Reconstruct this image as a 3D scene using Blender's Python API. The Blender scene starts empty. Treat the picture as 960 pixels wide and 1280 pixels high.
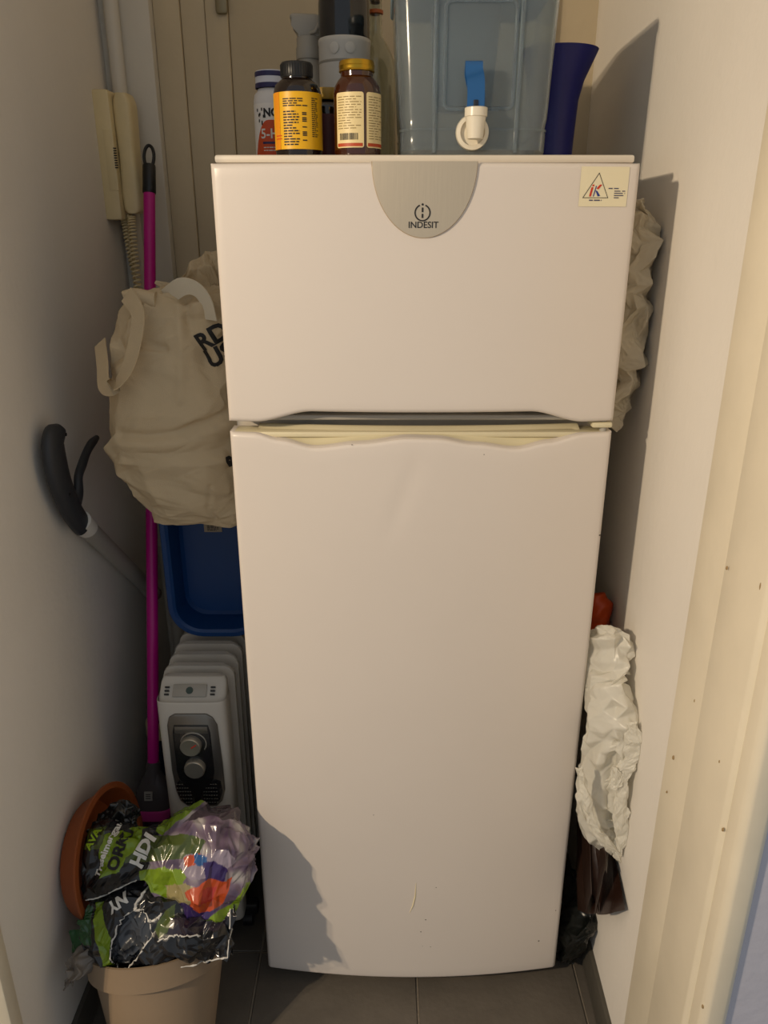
import bpy, bmesh, math, random
from mathutils import Vector, Matrix, noise
from mathutils.bvhtree import BVHTree
random.seed(7)
S = bpy.context.scene
C = bpy.context.collection
PI = math.pi

# ------------------------------------------------------------ camera
CAMZ, PITCH, FPX = 1.363, math.radians(20.5), 960.0
cam_d = bpy.data.cameras.new('camera'); cam = bpy.data.objects.new('camera', cam_d); C.objects.link(cam)
cam.location = (0, 0, CAMZ); cam.rotation_euler = (math.radians(90) - PITCH, 0, 0)
cam_d.sensor_width = 36; cam_d.lens = FPX / 1280 * 36; cam_d.clip_start = 0.02
S.camera = cam
# ------------------------------------------------------------ world and lamps
w = bpy.data.worlds.new('world'); S.world = w; w.use_nodes = True
bg = w.node_tree.nodes['Background']; bg.inputs[0].default_value = (0.87, 0.93, 1.0, 1); bg.inputs[1].default_value = 0.36
def lamp(name, loc, power, rad, col):
    d = bpy.data.lights.new(name, 'POINT'); d.energy = power; d.shadow_soft_size = rad; d.color = col
    o = bpy.data.objects.new(name, d); C.objects.link(o); o.location = loc
lamp('hall_lamp_lower_bulb_offscreen', (-1.62, -0.42, 1.90), 84, 0.02, (1.0, 0.80, 0.56))
lamp('hall_lamp_upper_bulb_offscreen', (-1.68, -0.37, 1.97), 42, 0.02, (1.0, 0.80, 0.56))
S.view_settings.view_transform = 'Standard'; S.view_settings.look = 'None'
S.view_settings.gamma = 1; S.view_settings.use_curve_mapping = False
S.view_settings.exposure = 0.32

# ------------------------------------------------------------ helpers
def at(px, py, Y):
    """point on the plane at distance Y that a measured photo point falls on"""
    u = (px - 480) / FPX; v = (py - 640) / FPX
    dy = math.cos(PITCH) - v * math.sin(PITCH); dz = -math.sin(PITCH) - v * math.cos(PITCH)
    t = Y / dy
    return Vector((u * t, Y, CAMZ + dz * t))

def lin(c):
    return c / 12.92 if c <= 0.04045 else ((c + 0.055) / 1.055) ** 2.4
def hx(s):
    s = s.lstrip('#'); return tuple(lin(int(s[i:i+2], 16) / 255) for i in (0, 2, 4))

MATS = {}
def mat(name, col, rough=0.5, metal=0.0, bump=0.0, bscale=60, var=0.0, vscale=8, trans=0.0, ior=1.45, coat=0.0,
        alpha=1.0, attr=False, transl=0.0, spec=0.5, stretch=None, aniso=0.0):
    if name in MATS: return MATS[name]
    if isinstance(col, str): col = hx(col)
    m = bpy.data.materials.new(name); m.use_nodes = True; nt = m.node_tree; N = nt.nodes; L = nt.links
    b = N['Principled BSDF']
    b.inputs['Base Color'].default_value = (*col, 1); b.inputs['Roughness'].default_value = rough
    b.inputs['Metallic'].default_value = metal; b.inputs['Transmission Weight'].default_value = trans
    b.inputs['IOR'].default_value = ior; b.inputs['Coat Weight'].default_value = coat
    b.inputs['Coat Roughness'].default_value = 0.1
    b.inputs['Alpha'].default_value = alpha; b.inputs['Specular IOR Level'].default_value = spec
    b.inputs['Anisotropic'].default_value = aniso
    tc = N.new('ShaderNodeTexCoord'); src = tc.outputs['Object']
    if stretch:
        mp = N.new('ShaderNodeMapping'); mp.inputs['Scale'].default_value = stretch
        L.new(src, mp.inputs['Vector']); src = mp.outputs[0]
    colout = None
    if attr:
        a = N.new('ShaderNodeAttribute'); a.attribute_name = 'Col'; colout = a.outputs['Color']
        L.new(colout, b.inputs['Base Color'])
    if var > 0:
        n = N.new('ShaderNodeTexNoise'); n.inputs['Scale'].default_value = vscale; n.inputs['Detail'].default_value = 5
        n.inputs['Roughness'].default_value = 0.6
        L.new(src, n.inputs['Vector'])
        r = N.new('ShaderNodeMapRange'); r.inputs[1].default_value = 0.3; r.inputs[2].default_value = 0.7
        r.inputs[3].default_value = 1 - var; r.inputs[4].default_value = 1 + var
        L.new(n.outputs['Fac'], r.inputs[0])
        mx = N.new('ShaderNodeMix'); mx.data_type = 'RGBA'; mx.blend_type = 'MULTIPLY'; mx.inputs[0].default_value = 1
        mx.inputs[6].default_value = (*col, 1)
        if colout: L.new(colout, mx.inputs[6])
        L.new(r.outputs[0], mx.inputs[7]); L.new(mx.outputs[2], b.inputs['Base Color'])
    if bump > 0:
        n = N.new('ShaderNodeTexNoise'); n.inputs['Scale'].default_value = bscale; n.inputs['Detail'].default_value = 6
        L.new(src, n.inputs['Vector'])
        bp = N.new('ShaderNodeBump'); bp.inputs['Strength'].default_value = bump; bp.inputs['Distance'].default_value = 0.01
        L.new(n.outputs['Fac'], bp.inputs['Height']); L.new(bp.outputs[0], b.inputs['Normal'])
    if transl > 0:
        t = N.new('ShaderNodeBsdfTranslucent'); t.inputs[0].default_value = (*col, 1)
        ms = N.new('ShaderNodeMixShader'); ms.inputs[0].default_value = transl
        L.new(b.outputs[0], ms.inputs[1]); L.new(t.outputs[0], ms.inputs[2])
        L.new(ms.outputs[0], N['Material Output'].inputs['Surface'])
    MATS[name] = m; return m

def root_loc(o):
    while o.parent: o = o.parent
    return Vector(o.location)
def obj(name, vf, m, parent=None, smooth=True, loc=None, angle=40, cols=None, kind=None):
    vs, fs = vf
    off = root_loc(parent) if parent else (Vector(loc) if loc is not None else Vector((0, 0, 0)))
    me = bpy.data.meshes.new(name)
    me.from_pydata([tuple(Vector(v) - off) for v in vs], [], [tuple(f) for f in fs]); me.validate(); me.update()
    bm = bmesh.new(); bm.from_mesh(me); bmesh.ops.recalc_face_normals(bm, faces=bm.faces); bm.to_mesh(me); bm.free()
    if smooth:
        me.shade_smooth(); me.set_sharp_from_angle(angle=math.radians(angle))
    if cols:
        a = me.color_attributes.new('Col', 'FLOAT_COLOR', 'POINT')
        for i, c in enumerate(cols): a.data[i].color = (*c, 1)
    o = bpy.data.objects.new(name, me); C.objects.link(o)
    if m: me.materials.append(m)
    if parent: o.parent = parent
    else: o.location = off
    if kind: o['kind'] = kind
    return o
def thing(name, loc, label, cat, group=None):
    o = bpy.data.objects.new(name, None); C.objects.link(o); o.location = loc; o.empty_display_size = 0.03
    o['label'] = label; o['category'] = cat
    if group: o['group'] = group
    return o
def tag(o, label, cat, group=None):
    o['label'] = label; o['category'] = cat
    if group: o['group'] = group
    return o
def struct(name, vf, m, smooth=True):
    o = obj(name, vf, m, None, smooth); o['kind'] = 'structure'; return o

def join(*parts):
    V, F = [], []
    for v, f in parts:
        k = len(V); V += [Vector(p) for p in v]; F += [tuple(i + k for i in q) for q in f]
    return V, F
def xf(vf, M):
    return [M @ Vector(v) for v in vf[0]], vf[1]
def box(x0, x1, y0, y1, z0, z1, bev=0.0, seg=2):
    bm = bmesh.new(); bmesh.ops.create_cube(bm, size=1)
    for v in bm.verts:
        v.co = Vector(((x0+x1)/2 + v.co.x*(x1-x0), (y0+y1)/2 + v.co.y*(y1-y0), (z0+z1)/2 + v.co.z*(z1-z0)))
    if bev > 0: bmesh.ops.bevel(bm, geom=list(bm.edges), offset=bev, segments=seg, profile=0.5, affect='EDGES')
    bm.verts.index_update()
    r = [v.co.copy() for v in bm.verts], [tuple(v.index for v in f.verts) for f in bm.faces]
    bm.free(); return r
def prism(poly, a, b, axis='y', bev=0.0):
    """polygon in two coordinates, pushed along the third from a to b"""
    n = len(poly)
    def p(q, s): return {'y': (q[0], s, q[1]), 'x': (s, q[0], q[1]), 'z': (q[0], q[1], s)}[axis]
    V = [Vector(p(q, a)) for q in poly] + [Vector(p(q, b)) for q in poly]
    F = [tuple(range(n)), tuple(range(2*n-1, n-1, -1))] + [(i, (i+1) % n, n + (i+1) % n, n + i) for i in range(n)]
    if bev > 0:
        bm = bmesh.new(); bv = [bm.verts.new(v) for v in V]
        for f in F: bm.faces.new([bv[i] for i in f])
        bmesh.ops.bevel(bm, geom=list(bm.edges), offset=bev, segments=2, profile=0.5, affect='EDGES')
        bm.verts.index_update()
        V = [v.co.copy() for v in bm.verts]; F = [tuple(v.index for v in f.verts) for f in bm.faces]; bm.free()
    return V, F
def lathe(prof, n=40, M=None):
    V, F = [], []
    for r, z in prof:
        for k in range(n):
            a = 2*PI*k/n; V.append(Vector((r*math.sin(a), -r*math.cos(a), z)))
    for i in range(len(prof)-1):
        for k in range(n):
            F.append((i*n+k, i*n+(k+1) % n, (i+1)*n+(k+1) % n, (i+1)*n+k))
    F.append(tuple(range(n-1, -1, -1))) if prof[0][0] > 1e-5 else None
    F.append(tuple((len(prof)-1)*n+k for k in range(n))) if prof[-1][0] > 1e-5 else None
    if M is not None: V = [M @ v for v in V]
    return V, F
def T(x, y, z): return Matrix.Translation((x, y, z))
def frame(origin, axis, up=(0, 0, 1)):
    z = Vector(axis).normalized(); x = Vector(up).cross(z)
    if x.length < 1e-4: x = Vector((1, 0, 0))
    x.normalize(); y = z.cross(x)
    M = Matrix((x, y, z)).transposed().to_4x4(); M.translation = Vector(origin); return M
def cat_rom(P, n):
    P = [Vector(p) for p in P]; out = []
    for i in range(len(P)-1):
        p0 = P[max(i-1, 0)]; p1 = P[i]; p2 = P[i+1]; p3 = P[min(i+2, len(P)-1)]
        for k in range(n):
            t = k/n
            out.append(0.5*((2*p1) + (p2-p0)*t + (2*p0-5*p1+4*p2-p3)*t*t + (3*p1-p0-3*p2+p3)*t**3))
    out.append(P[-1]); return out
def tube(pts, r, n=10, flat=1.0):
    pts = [Vector(p) for p in pts]; m = len(pts); V, F = [], []
    rr = r if isinstance(r, (list, tuple)) else [r]*m
    t0 = (pts[1]-pts[0]).normalized()
    a = t0.orthogonal().normalized()
    for i in range(m):
        t = (pts[min(i+1, m-1)] - pts[max(i-1, 0)]).normalized()
        a = (a - t*a.dot(t)).normalized(); b = t.cross(a)
        for k in range(n):
            s = 2*PI*k/n; V.append(pts[i] + a*math.cos(s)*rr[i] + b*math.sin(s)*rr[i]*flat)
    for i in range(m-1):
        for k in range(n): F.append((i*n+k, i*n+(k+1) % n, (i+1)*n+(k+1) % n, (i+1)*n+k))
    F.append(tuple(range(n-1, -1, -1))); F.append(tuple((m-1)*n+k for k in range(n)))
    return V, F
def ribbon(pts, wid, thick=0.0012, n=8, wd=(0, 1, 0), twist=None):
    """a flat strap along pts, wd the direction across it"""
    P = cat_rom(pts, n); V, F = [], []
    for i, p in enumerate(P):
        t = (P[min(i+1, len(P)-1)] - P[max(i-1, 0)]).normalized()
        d = Vector(wd if twist is None else Vector(wd).lerp(Vector(twist), i/(len(P)-1)))
        d = (d - t*d.dot(t)).normalized(); nn = t.cross(d)
        for s, q in ((-1, -1), (1, -1), (1, 1), (-1, 1)): V.append(p + d*s*wid/2 + nn*q*thick/2)
    for i in range(len(P)-1):
        for k in range(4): F.append((i*4+k, i*4+(k+1) % 4, i*4+4+(k+1) % 4, i*4+4+k))
    F.append((0, 1, 2, 3)); e = (len(P)-1)*4; F.append((e+3, e+2, e+1, e))
    return V, F
def tri(x): return abs((x % 2.0) - 1.0)
def crumple(seed, f, k=5):
    rnd = random.Random(seed); D = []
    for i in range(k):
        d = Vector((rnd.uniform(-1, 1), rnd.uniform(-1, 1), rnd.uniform(-1, 1))).normalized()
        D.append((d*f*rnd.uniform(0.5, 1.7), rnd.uniform(0, 2), rnd.uniform(0.5, 1)))
    o = Vector((seed*3.1, seed*1.7, seed*0.3))
    def fn(p):
        wv = noise.noise_vector(p*f*0.45 + o)
        q = p + wv*(0.55/f)
        return sum(wt*(tri(q.dot(d)+ph)-0.5) for d, ph, wt in D)/k*2 + 0.35*noise.noise(p*f*1.1 + o)
    return fn
def vnormals(V, F):
    N = [Vector((0, 0, 0)) for _ in V]
    for f in F:
        a, b, c = V[f[0]], V[f[1]], V[f[2]]
        n = (b-a).cross(c-a)
        for i in f: N[i] += n
    return [n.normalized() if n.length > 0 else n for n in N]
def loft(secs, nu=64, nv=80, power=2.0, disp=None):
    """rings (centre, half-axis A, half-axis B) swept smoothly, closed at both ends, then pushed along the normal by disp"""
    per = max(1, nv // (len(secs)-1))
    cs = cat_rom([s[0] for s in secs], per); As = cat_rom([s[1] for s in secs], per); Bs = cat_rom([s[2] for s in secs], per)
    V, F = [], []
    for c, A, B in zip(cs, As, Bs):
        for k in range(nu):
            t = 2*PI*k/nu; x, y = math.cos(t), math.sin(t)
            x = math.copysign(abs(x)**(2/power), x); y = math.copysign(abs(y)**(2/power), y)
            V.append(c + A*x + B*y)
    m = len(cs)
    for i in range(m-1):
        for k in range(nu): F.append((i*nu+k, i*nu+(k+1) % nu, (i+1)*nu+(k+1) % nu, (i+1)*nu+k))
    V.append(cs[0].copy()); V.append(cs[-1].copy()); e = len(V)-2
    for k in range(nu):
        F.append((e, (k+1) % nu, k)); F.append((e+1, (m-1)*nu+k, (m-1)*nu+(k+1) % nu))
    if disp:
        N = vnormals(V, F)
        cen = sum(cs, Vector())/len(cs)
        flip = 1 if sum((v-cen).dot(n) for v, n in zip(V, N)) > 0 else -1
        V = [v + n*flip*disp(v) for v, n in zip(V, N)]
    return V, F
def keep_gap(vf, lo=.3295):
    """a bag in the right-hand gap presses against refrigerator side and wall instead of passing through"""
    V = []
    for v in vf[0]:
        v = v.copy()
        if v.y > 1.040: v.x = max(v.x, lo)
        v.x = min(v.x, xr(v.y)-.0015); v.z = max(v.z, .001); V.append(v)
    return V, vf[1]
def crumpled(secs, nu, nv, levels, seed, power=2.2, shift=None, smooth=2):
    """a loft broken into flat facets with creases between them, coarse folds first and finer ones on top"""
    rnd = random.Random(seed); V, F = loft(secs, nu, nv, power)
    bm = bmesh.new(); bv_ = [bm.verts.new(v) for v in V]
    for f in F:
        q = [bv_[i] for i in f]
        if len(q) == 4:
            if rnd.random() < .5: q = q[1:] + q[:1]
            bm.faces.new((q[0], q[1], q[2])); bm.faces.new((q[0], q[2], q[3]))
        else: bm.faces.new(q)
    bmesh.ops.recalc_face_normals(bm, faces=bm.faces)
    for amp, tan, cuts in levels:
        bm.normal_update(); mv = {}
        for v in bm.verts:
            g = max(-1.6, min(1.6, rnd.gauss(0, 1)))
            mv[v] = v.normal*g*amp + Vector((rnd.uniform(-1, 1), rnd.uniform(-1, 1), rnd.uniform(-1, 1)))*tan
        for v, d in mv.items(): v.co += d
        bmesh.ops.subdivide_edges(bm, edges=bm.edges[:], cuts=cuts, use_grid_fill=True)
        bmesh.ops.triangulate(bm, faces=bm.faces[:])
    for _ in range(smooth): bmesh.ops.smooth_vert(bm, verts=bm.verts[:], factor=.5, use_axis_x=True, use_axis_y=True, use_axis_z=True)
    if shift:
        bm.normal_update()
        mv = [(v, v.normal*shift(v.co)) for v in bm.verts]
        for v, d in mv: v.co += d
    bm.verts.index_update()
    r = [v.co.copy() for v in bm.verts], [tuple(v.index for v in f.verts) for f in bm.faces]
    bm.free(); return r
def flat_text(s, size=1.0, bold=0.0, ext=False):
    cu = bpy.data.curves.new('t', 'FONT'); cu.body = s; cu.size = size; cu.align_x = 'CENTER'; cu.align_y = 'CENTER'
    cu.offset = bold; cu.resolution_u = 3
    o = bpy.data.objects.new('t', cu); C.objects.link(o)
    dg = bpy.context.evaluated_depsgraph_get(); me = bpy.data.meshes.new_from_object(o.evaluated_get(dg))
    bm = bmesh.new(); bm.from_mesh(me); bmesh.ops.triangulate(bm, faces=bm.faces)
    for _ in range(3):
        long = [e for e in bm.edges if e.calc_length() > size*0.18]
        if not long: break
        bmesh.ops.subdivide_edges(bm, edges=long, cuts=1); bmesh.ops.triangulate(bm, faces=bm.faces)
    bm.verts.index_update()
    r = [v.co.copy() for v in bm.verts], [tuple(v.index for v in f.verts) for f in bm.faces]
    bm.free(); bpy.data.objects.remove(o); bpy.data.curves.remove(cu); bpy.data.meshes.remove(me)
    return r
def rects2d(L):
    """small filled rectangles (x0, x1, y0, y1) in the plane"""
    V, F = [], []
    L2 = []
    for a, b, c, d in L:
        m = max(1, int((b-a)/.003))
        L2 += [(a+(b-a)*i/m, a+(b-a)*(i+1)/m, c, d) for i in range(m)]
    for a, b, c, d in L2:
        k = len(V); V += [Vector((a, c, 0)), Vector((b, c, 0)), Vector((b, d, 0)), Vector((a, d, 0))]; F.append((k, k+1, k+2, k+3))
    return V, F
def text_lines(x0, x1, y0, y1, pitch, fill=0.45, seed=1, word=0.004):
    """illegible small print: rows of word-long dashes"""
    rnd = random.Random(seed); L = []; y = y1
    while y > y0:
        x = x0; end = x0 + (x1-x0)*rnd.choice((1, 1, .95, .8, .6))
        while x < end:
            wl = word*rnd.uniform(.5, 1.6); L.append((x, min(x+wl, end), y-pitch*fill, y)); x += wl + word*.25
        y -= pitch
    return rects2d(L)
def place(vf, M): return [M @ v for v in vf[0]], vf[1]
def on_cyl(vf, c, r, a_off=0.0):
    """plane (x across, y up) wrapped on a standing cylinder; x = 0 faces -Y turned by a_off"""
    V = []
    for v in vf[0]:
        a = v.x/r + a_off; V.append(Vector((c[0] + (r+v.z)*math.sin(a), c[1] - (r+v.z)*math.cos(a), c[2] + v.y)))
    return V, vf[1]
def label_sheet(wid, z0, z1, rad=0.004, nx=24):
    V, F = [], []; ys = []
    for k in range(5): ys.append((z0 + rad*(1-math.cos(k*PI/8)), rad*(1-math.sin(k*PI/8))))
    ys = [(y, i) for y, i in ys] + [(z1 - (y-z0), i) for y, i in reversed(ys)]
    for y, ins in ys:
        for k in range(nx+1):
            V.append(Vector(((-wid/2+ins) + (wid-2*ins)*k/nx, y, 0)))
    for j in range(len(ys)-1):
        for k in range(nx): F.append((j*(nx+1)+k, j*(nx+1)+k+1, (j+1)*(nx+1)+k+1, (j+1)*(nx+1)+k))
    return V, F
def decal(vf, origin, ex, ey, bvh, d, lift=0.0008):
    """lay a flat print on a surface by dropping it along d"""
    V = []; keep = set()
    for i, v in enumerate(vf[0]):
        p = Vector(origin) + Vector(ex)*v.x + Vector(ey)*v.y
        h = bvh.ray_cast(p - Vector(d)*0.4, Vector(d), 0.8)
        if h[0] is None: V.append(p)
        else: V.append(h[0] - Vector(d)*lift + h[1]*0); keep.add(i)
    return V, [f for f in vf[1] if all(i in keep for i in f)]
def in_poly(x, y, P):
    c = False; j = len(P)-1
    for i in range(len(P)):
        if (P[i][1] > y) != (P[j][1] > y) and x < (P[j][0]-P[i][0])*(y-P[i][1])/(P[j][1]-P[i][1]) + P[i][0]: c = not c
        j = i
    return c

# ------------------------------------------------------------ materials
wall_w = mat('wall_paint', '#e2dcd2', 0.75, bump=0.07, bscale=60, var=0.03, vscale=3)
trim_c = mat('cream_gloss_paint', '#e3d8c0', 0.38, bump=0.06, bscale=25, var=0.06, vscale=6)
hall_m = mat('hall_wall_paint', '#bdbcc6', 0.7, bump=0.15, bscale=40, var=0.03, vscale=4)
back_m = mat('back_door_paint', '#c2b396', 0.6, bump=0.15, bscale=30, var=0.06, vscale=4)
tile_m = mat('grey_floor_tile', '#5d574f', 0.5, bump=0.12, bscale=70, var=0.14, vscale=10)
grout_m = mat('grout', '#8a8072', 0.9, bump=0.3, bscale=120)
skirt_m = mat('skirting_tile', '#4c4840', 0.5, bump=0.1, bscale=60, var=0.12, vscale=12)
enamel = mat('white_enamel', '#d9d0c7', 0.32, bump=0.02, bscale=220, var=0.015, vscale=3)
cabin_m = mat('cabinet_white', '#d8cfc0', 0.4)
cream_p = mat('yellowed_plastic', '#d6ccab', 0.4)
gasket_m = mat('grey_gasket', '#a5a198', 0.6)
silver_m = mat('brushed_silver', '#c9bba4', 0.38, metal=0.75, bump=0.03, bscale=300, stretch=(1, 1, 0.05), aniso=0.5)
ink_k = mat('black_ink', '#1d1b1b', 0.6)
ink_w = mat('white_ink', '#d9d6cf', 0.5)
black_p = mat('black_plastic', '#17181a', 0.38, bump=0.02, bscale=200)
pink_p = mat('magenta_plastic', '#b8077f', 0.35)

# ------------------------------------------------------------ the room
XL = -0.54                                   # left wall face
def xr(y): return 0.393 + 0.028*(y-0.9)      # right wall face, a little out of true
YB = 1.74
floor = struct('floor', box(-2.6, 1.6, -1.6, 1.85, -0.05, -0.0035), grout_m)
tw, tl, j = 0.305, 0.61, 0.004
tile_me = None
for ix in range(-3, 3):
    for iy in range(-2, 3):
        x0 = 0.065 + ix*(tw+j) ; y0 = 0.52 + iy*(tl+j)
        if x0 > 1.3 or x0 < -2.2: continue
        if tile_me is None:
            t = obj('tile', box(0, tw, 0, tl, -0.006, 0.0, 0.0012, 1), tile_m, floor); tile_me = t.data
        else:
            t = bpy.data.objects.new('tile', tile_me); C.objects.link(t); t.parent = floor
        t.location = (x0, y0, 0)
struct('ceiling', box(-0.75, 0.6, 0.5, 1.95, 2.42, 2.5), wall_w)
struct('wall_left', box(XL-0.14, XL, 0.80, YB+0.1, -0.02, 2.42), wall_w)
def slab(pts, z0, z1): return prism(pts, z0, z1, 'z')
struct('wall_right', slab([(xr(0.60), 0.645), (xr(YB+.1), YB+.1), (xr(YB+.1)+.12, YB+.1), (xr(.6)+.12, 0.645)], -0.02, 2.42), wall_w)
struct('wall_back', box(-0.7, 0.6, YB, YB+0.1, -0.02, 2.42), back_m)
struct('wall_hall', box(xr(.6)+0.004, 1.7, 0.640, 0.70, -0.02, 2.42), hall_m)
struct('wall_hall_far', box(-2.6, XL-0.012, 0.782, 0.84, -0.02, 2.42), hall_m)
# skirting tiles
def skirt(pts, name):
    o = struct(name, prism(pts, 0.0, 0.072, 'z', 0.0015), skirt_m); return o
skirt([(xr(.87), .87), (xr(1.72), 1.72), (xr(1.72)-.009, 1.72), (xr(.87)-.009, .87)], 'baseboard_right')
skirt([(XL, .82), (XL, 1.73), (XL+.009, 1.73), (XL+.009, .82)], 'baseboard_left')
# door lining on the right: three stepped strips up the end of the wall
t1 = struct('trim_1', prism([(xr(.86)-.000, .862), (xr(.86)-.011, .858), (xr(.8)-.013, .772), (xr(.76)-.002, .766)], 0, 2.42, 'z', 0.002), trim_c)
t2 = struct('trim_2', prism([(xr(.77)+.0, .768), (xr(.77)-.017, .766), (xr(.68)-.019, .668), (xr(.66)-.012, .660), (xr(.66)+.004, .660)], 0, 2.42, 'z', 0.002), trim_c)
t3 = struct('trim_3', prism([(xr(.66)+.01, .664), (xr(.66)-.014, .664), (xr(.63)-.014, .640), (xr(.63)-.008, .632), (xr(.63)+.012, .632), (xr(.66)+.022, .645)], 0, 2.42, 'z', 0.003), trim_c)
# door lining at the end of the left wall
struct('trim_4', box(XL-0.05, XL+0.005, 0.775, 0.803, 0, 2.42, 0.003), trim_c)
def wallp(px, py, X):
    u = (px-480)/FPX; v = (py-640)/FPX; t = X/u
    return Vector((X, t*(math.cos(PITCH)-v*math.sin(PITCH)), CAMZ + t*(-math.sin(PITCH)-v*math.cos(PITCH))))
wear = mat('bare_wood_chip', '#9c835c', .8)
for tr_, L_ in ((t1, ((841, 947, 2.0), (833, 990, 1.2), (868, 876, 1.4), (907, 710, 1.0))), (t2, ((951, 733, 3.2), (899, 952, 1.2), (908, 710, 1.4), (903, 1037, 1.6), (884, 1110, 1.3))), (t3, ((878, 1258, 2.0), (914, 1066, 1.4)))):
    for a, b, r in L_:
        q = wallp(a, b, .37); Y_ = q.y*1.02
        x_ = min((Vector(v.co).x for v in tr_.data.vertices), default=.37)
        q = wallp(a, b, x_ + .0008)
        obj('paint_chip', ([Vector((p.x, p.y, q.z + (p.z-q.z)*1.9)) for p in lathe([(.0009*r, -.001), (.0007*r, .0004), (0, .0005)], 9, frame(q, (-1, 0, 0)))[0]], lathe([(1, 0), (.7, 1), (0, 2)], 9)[1]), wear, tr_)
# casing in the far left corner and the panelled door of the meter cupboard
struct('trim_5', box(-0.545, -0.445, YB-0.045, YB+.01, 0, 2.42, 0.004), mat('casing_paint', '#cbc5b8', 0.5, bump=0.1, bscale=40))
struct('trim_6', tube([(-0.512, YB-0.060, 0.0), (-0.512, YB-0.060, 2.42)], 0.014, 14), mat('casing_paint', '#cbc5b8'))
door = struct('door_1', box(-0.445, 0.33, YB-0.006, YB+.01, 0, 2.05), back_m)
for nm, a, b, d in (('stile', -0.445, -0.3935, .020), ('moulding', -0.393, -0.3455, .015), ('moulding', -0.345, -0.3015, .018), ('panel', -0.301, 0.20, .012), ('stile', 0.201, 0.33, .020)):
    obj(nm, box(a, b, YB-d, YB, 0.0, 2.05, 0.003), back_m, door)
hp = at(277, 17, YB-.03)
obj('lock_plate', box(hp.x-.012, hp.x+.012, YB-.030, YB-.018, hp.z, hp.z+.16, .006), mat('old_brass', '#8f8468', 0.4, 0.4), door)

# ------------------------------------------------------------ refrigerator
FX, FW = 0.053, 0.275
fr = thing('refrigerator', (FX, 1.36, 0), 'tall white two-door refrigerator with silver badge and freezer on top', 'refrigerator')
def yf(x): return 1.071 - 0.022*(1 - ((x-FX)/FW)**2)
def sm(a, b, x):
    t = min(max((x-a)/(b-a), 0), 1); return t*t*(3-2*t)
def fz_bot(x): return 1.100 + 0.017*sm(-.185, -.10, x)*(1-sm(.205, .285, x))
def fd_top(x):
    P = [(-.222, 1.0845), (-.185, 1.0840), (-.150, 1.0760), (-.100, 1.0665), (-.035, 1.0735), (.036, 1.0815), (.075, 1.0805), (.130, 1.0725), (.190, 1.0655), (.235, 1.0735), (.285, 1.0840), (.328, 1.0845)]
    for i in range(len(P)-1):
        if x <= P[i+1][0]:
            s = (x-P[i][0])/(P[i+1][0]-P[i][0]); s = s*s*(3-2*s); return P[i][1] + (P[i+1][1]-P[i][1])*s
    return P[-1][1]
def door_mesh(zb, zt, yb, r=0.007, nx=72, nz=30, dent=None):
    ds = [0, .12, .35, .65, 1.0]
    us = [d*r for d in ds]; W = 2*FW
    xs = us + [r + (W-2*r)*k/nx for k in range(1, nx)] + [W-u for u in reversed(us)]
    V, F = [], []
    rows = us + [None]*(nz-1) + [-u for u in reversed(us)]
    for jz, rz in enumerate(rows):
        for u in xs:
            x = FX - FW + u; b, t = zb(x), zt(x)
            if jz < 5: z = b + rows[jz]
            elif jz >= 5+nz-1: z = t - us[len(rows)-1-jz]
            else: z = b + r + (t-b-2*r)*(jz-4)/nz
            dx = min(u, W-u); dz = min(z-b, t-z)
            rd = lambda d: r - math.sqrt(max(r*r-(r-d)**2, 0)) if d < r else 0
            y = yf(x) + min(rd(dx) + rd(dz), r)
            if dent: y += dent(x, z)
            V.append(Vector((x, y, z)))
    nxx = len(xs); nr = len(rows)
    for a in range(nr-1):
        for b in range(nxx-1): F.append((a*nxx+b, a*nxx+b+1, (a+1)*nxx+b+1, (a+1)*nxx+b))
    loop = [b for b in range(nxx)] + [a*nxx+nxx-1 for a in range(1, nr)] + [(nr-1)*nxx+b for b in range(nxx-2, -1, -1)] + [a*nxx for a in range(nr-2, 0, -1)]
    k = len(V)
    for i in loop: V.append(Vector((V[i].x, yb, V[i].z)))
    n = len(loop)
    for i in range(n): F.append((loop[i], loop[(i+1) % n], k+(i+1) % n, k+i))
    F.append(tuple(range(k, k+n)))
    return V, F
dc = at(492, 628, 1.05); dd = at(476, 668, 1.05)
def dent(x, z):
    # a soft crease knocked into the lower door
    t = (z-dd.z)/(at(506, 585, 1.05).z-dd.z)
    xc = dd.x + (at(508, 585, 1.05).x-dd.x)*t
    if -0.3 < t < 1.4:
        return 0.0012*math.exp(-((x-xc-.012)/.013)**2)*sm(-.3, .3, t)*(1-sm(.8, 1.4, t))
    return 0
obj('cabinet', box(FX-FW, FX+FW, 1.126, 1.66, 0.02, 1.447, 0.006), cabin_m, fr)
obj('top_panel', box(FX-FW+.001, FX+FW-.001, 1.098, 1.655, 1.4385, 1.4485, 0.003), cabin_m, fr)
fzd = obj('freezer_door', door_mesh(fz_bot, lambda x: 1.4365, 1.112), enamel, fr)
frd = obj('refrigerator_door', door_mesh(lambda x: 0.030, fd_top, 1.112, nz=60, dent=dent), enamel, fr)
obj('door_gasket', box(FX-FW+.012, FX+FW-.012, 1.110, 1.128, 1.108, 1.428, .003), gasket_m, fzd)
obj('door_gasket', box(FX-FW+.012, FX+FW-.012, 1.110, 1.128, 0.045, 1.070, .003), gasket_m, frd)
obj('plinth', box(FX-FW+.015, FX+FW-.015, 1.128, 1.14, 0.0, 0.03), black_p, fr)
for sx in (-1, 1):
    for fy in (1.16, 1.62): obj('foot', lathe([(.016, 0), (.016, .012), (.009, .014), (.009, .022)], 16, T(FX+sx*.24, fy, 0)), black_p, fr)
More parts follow.
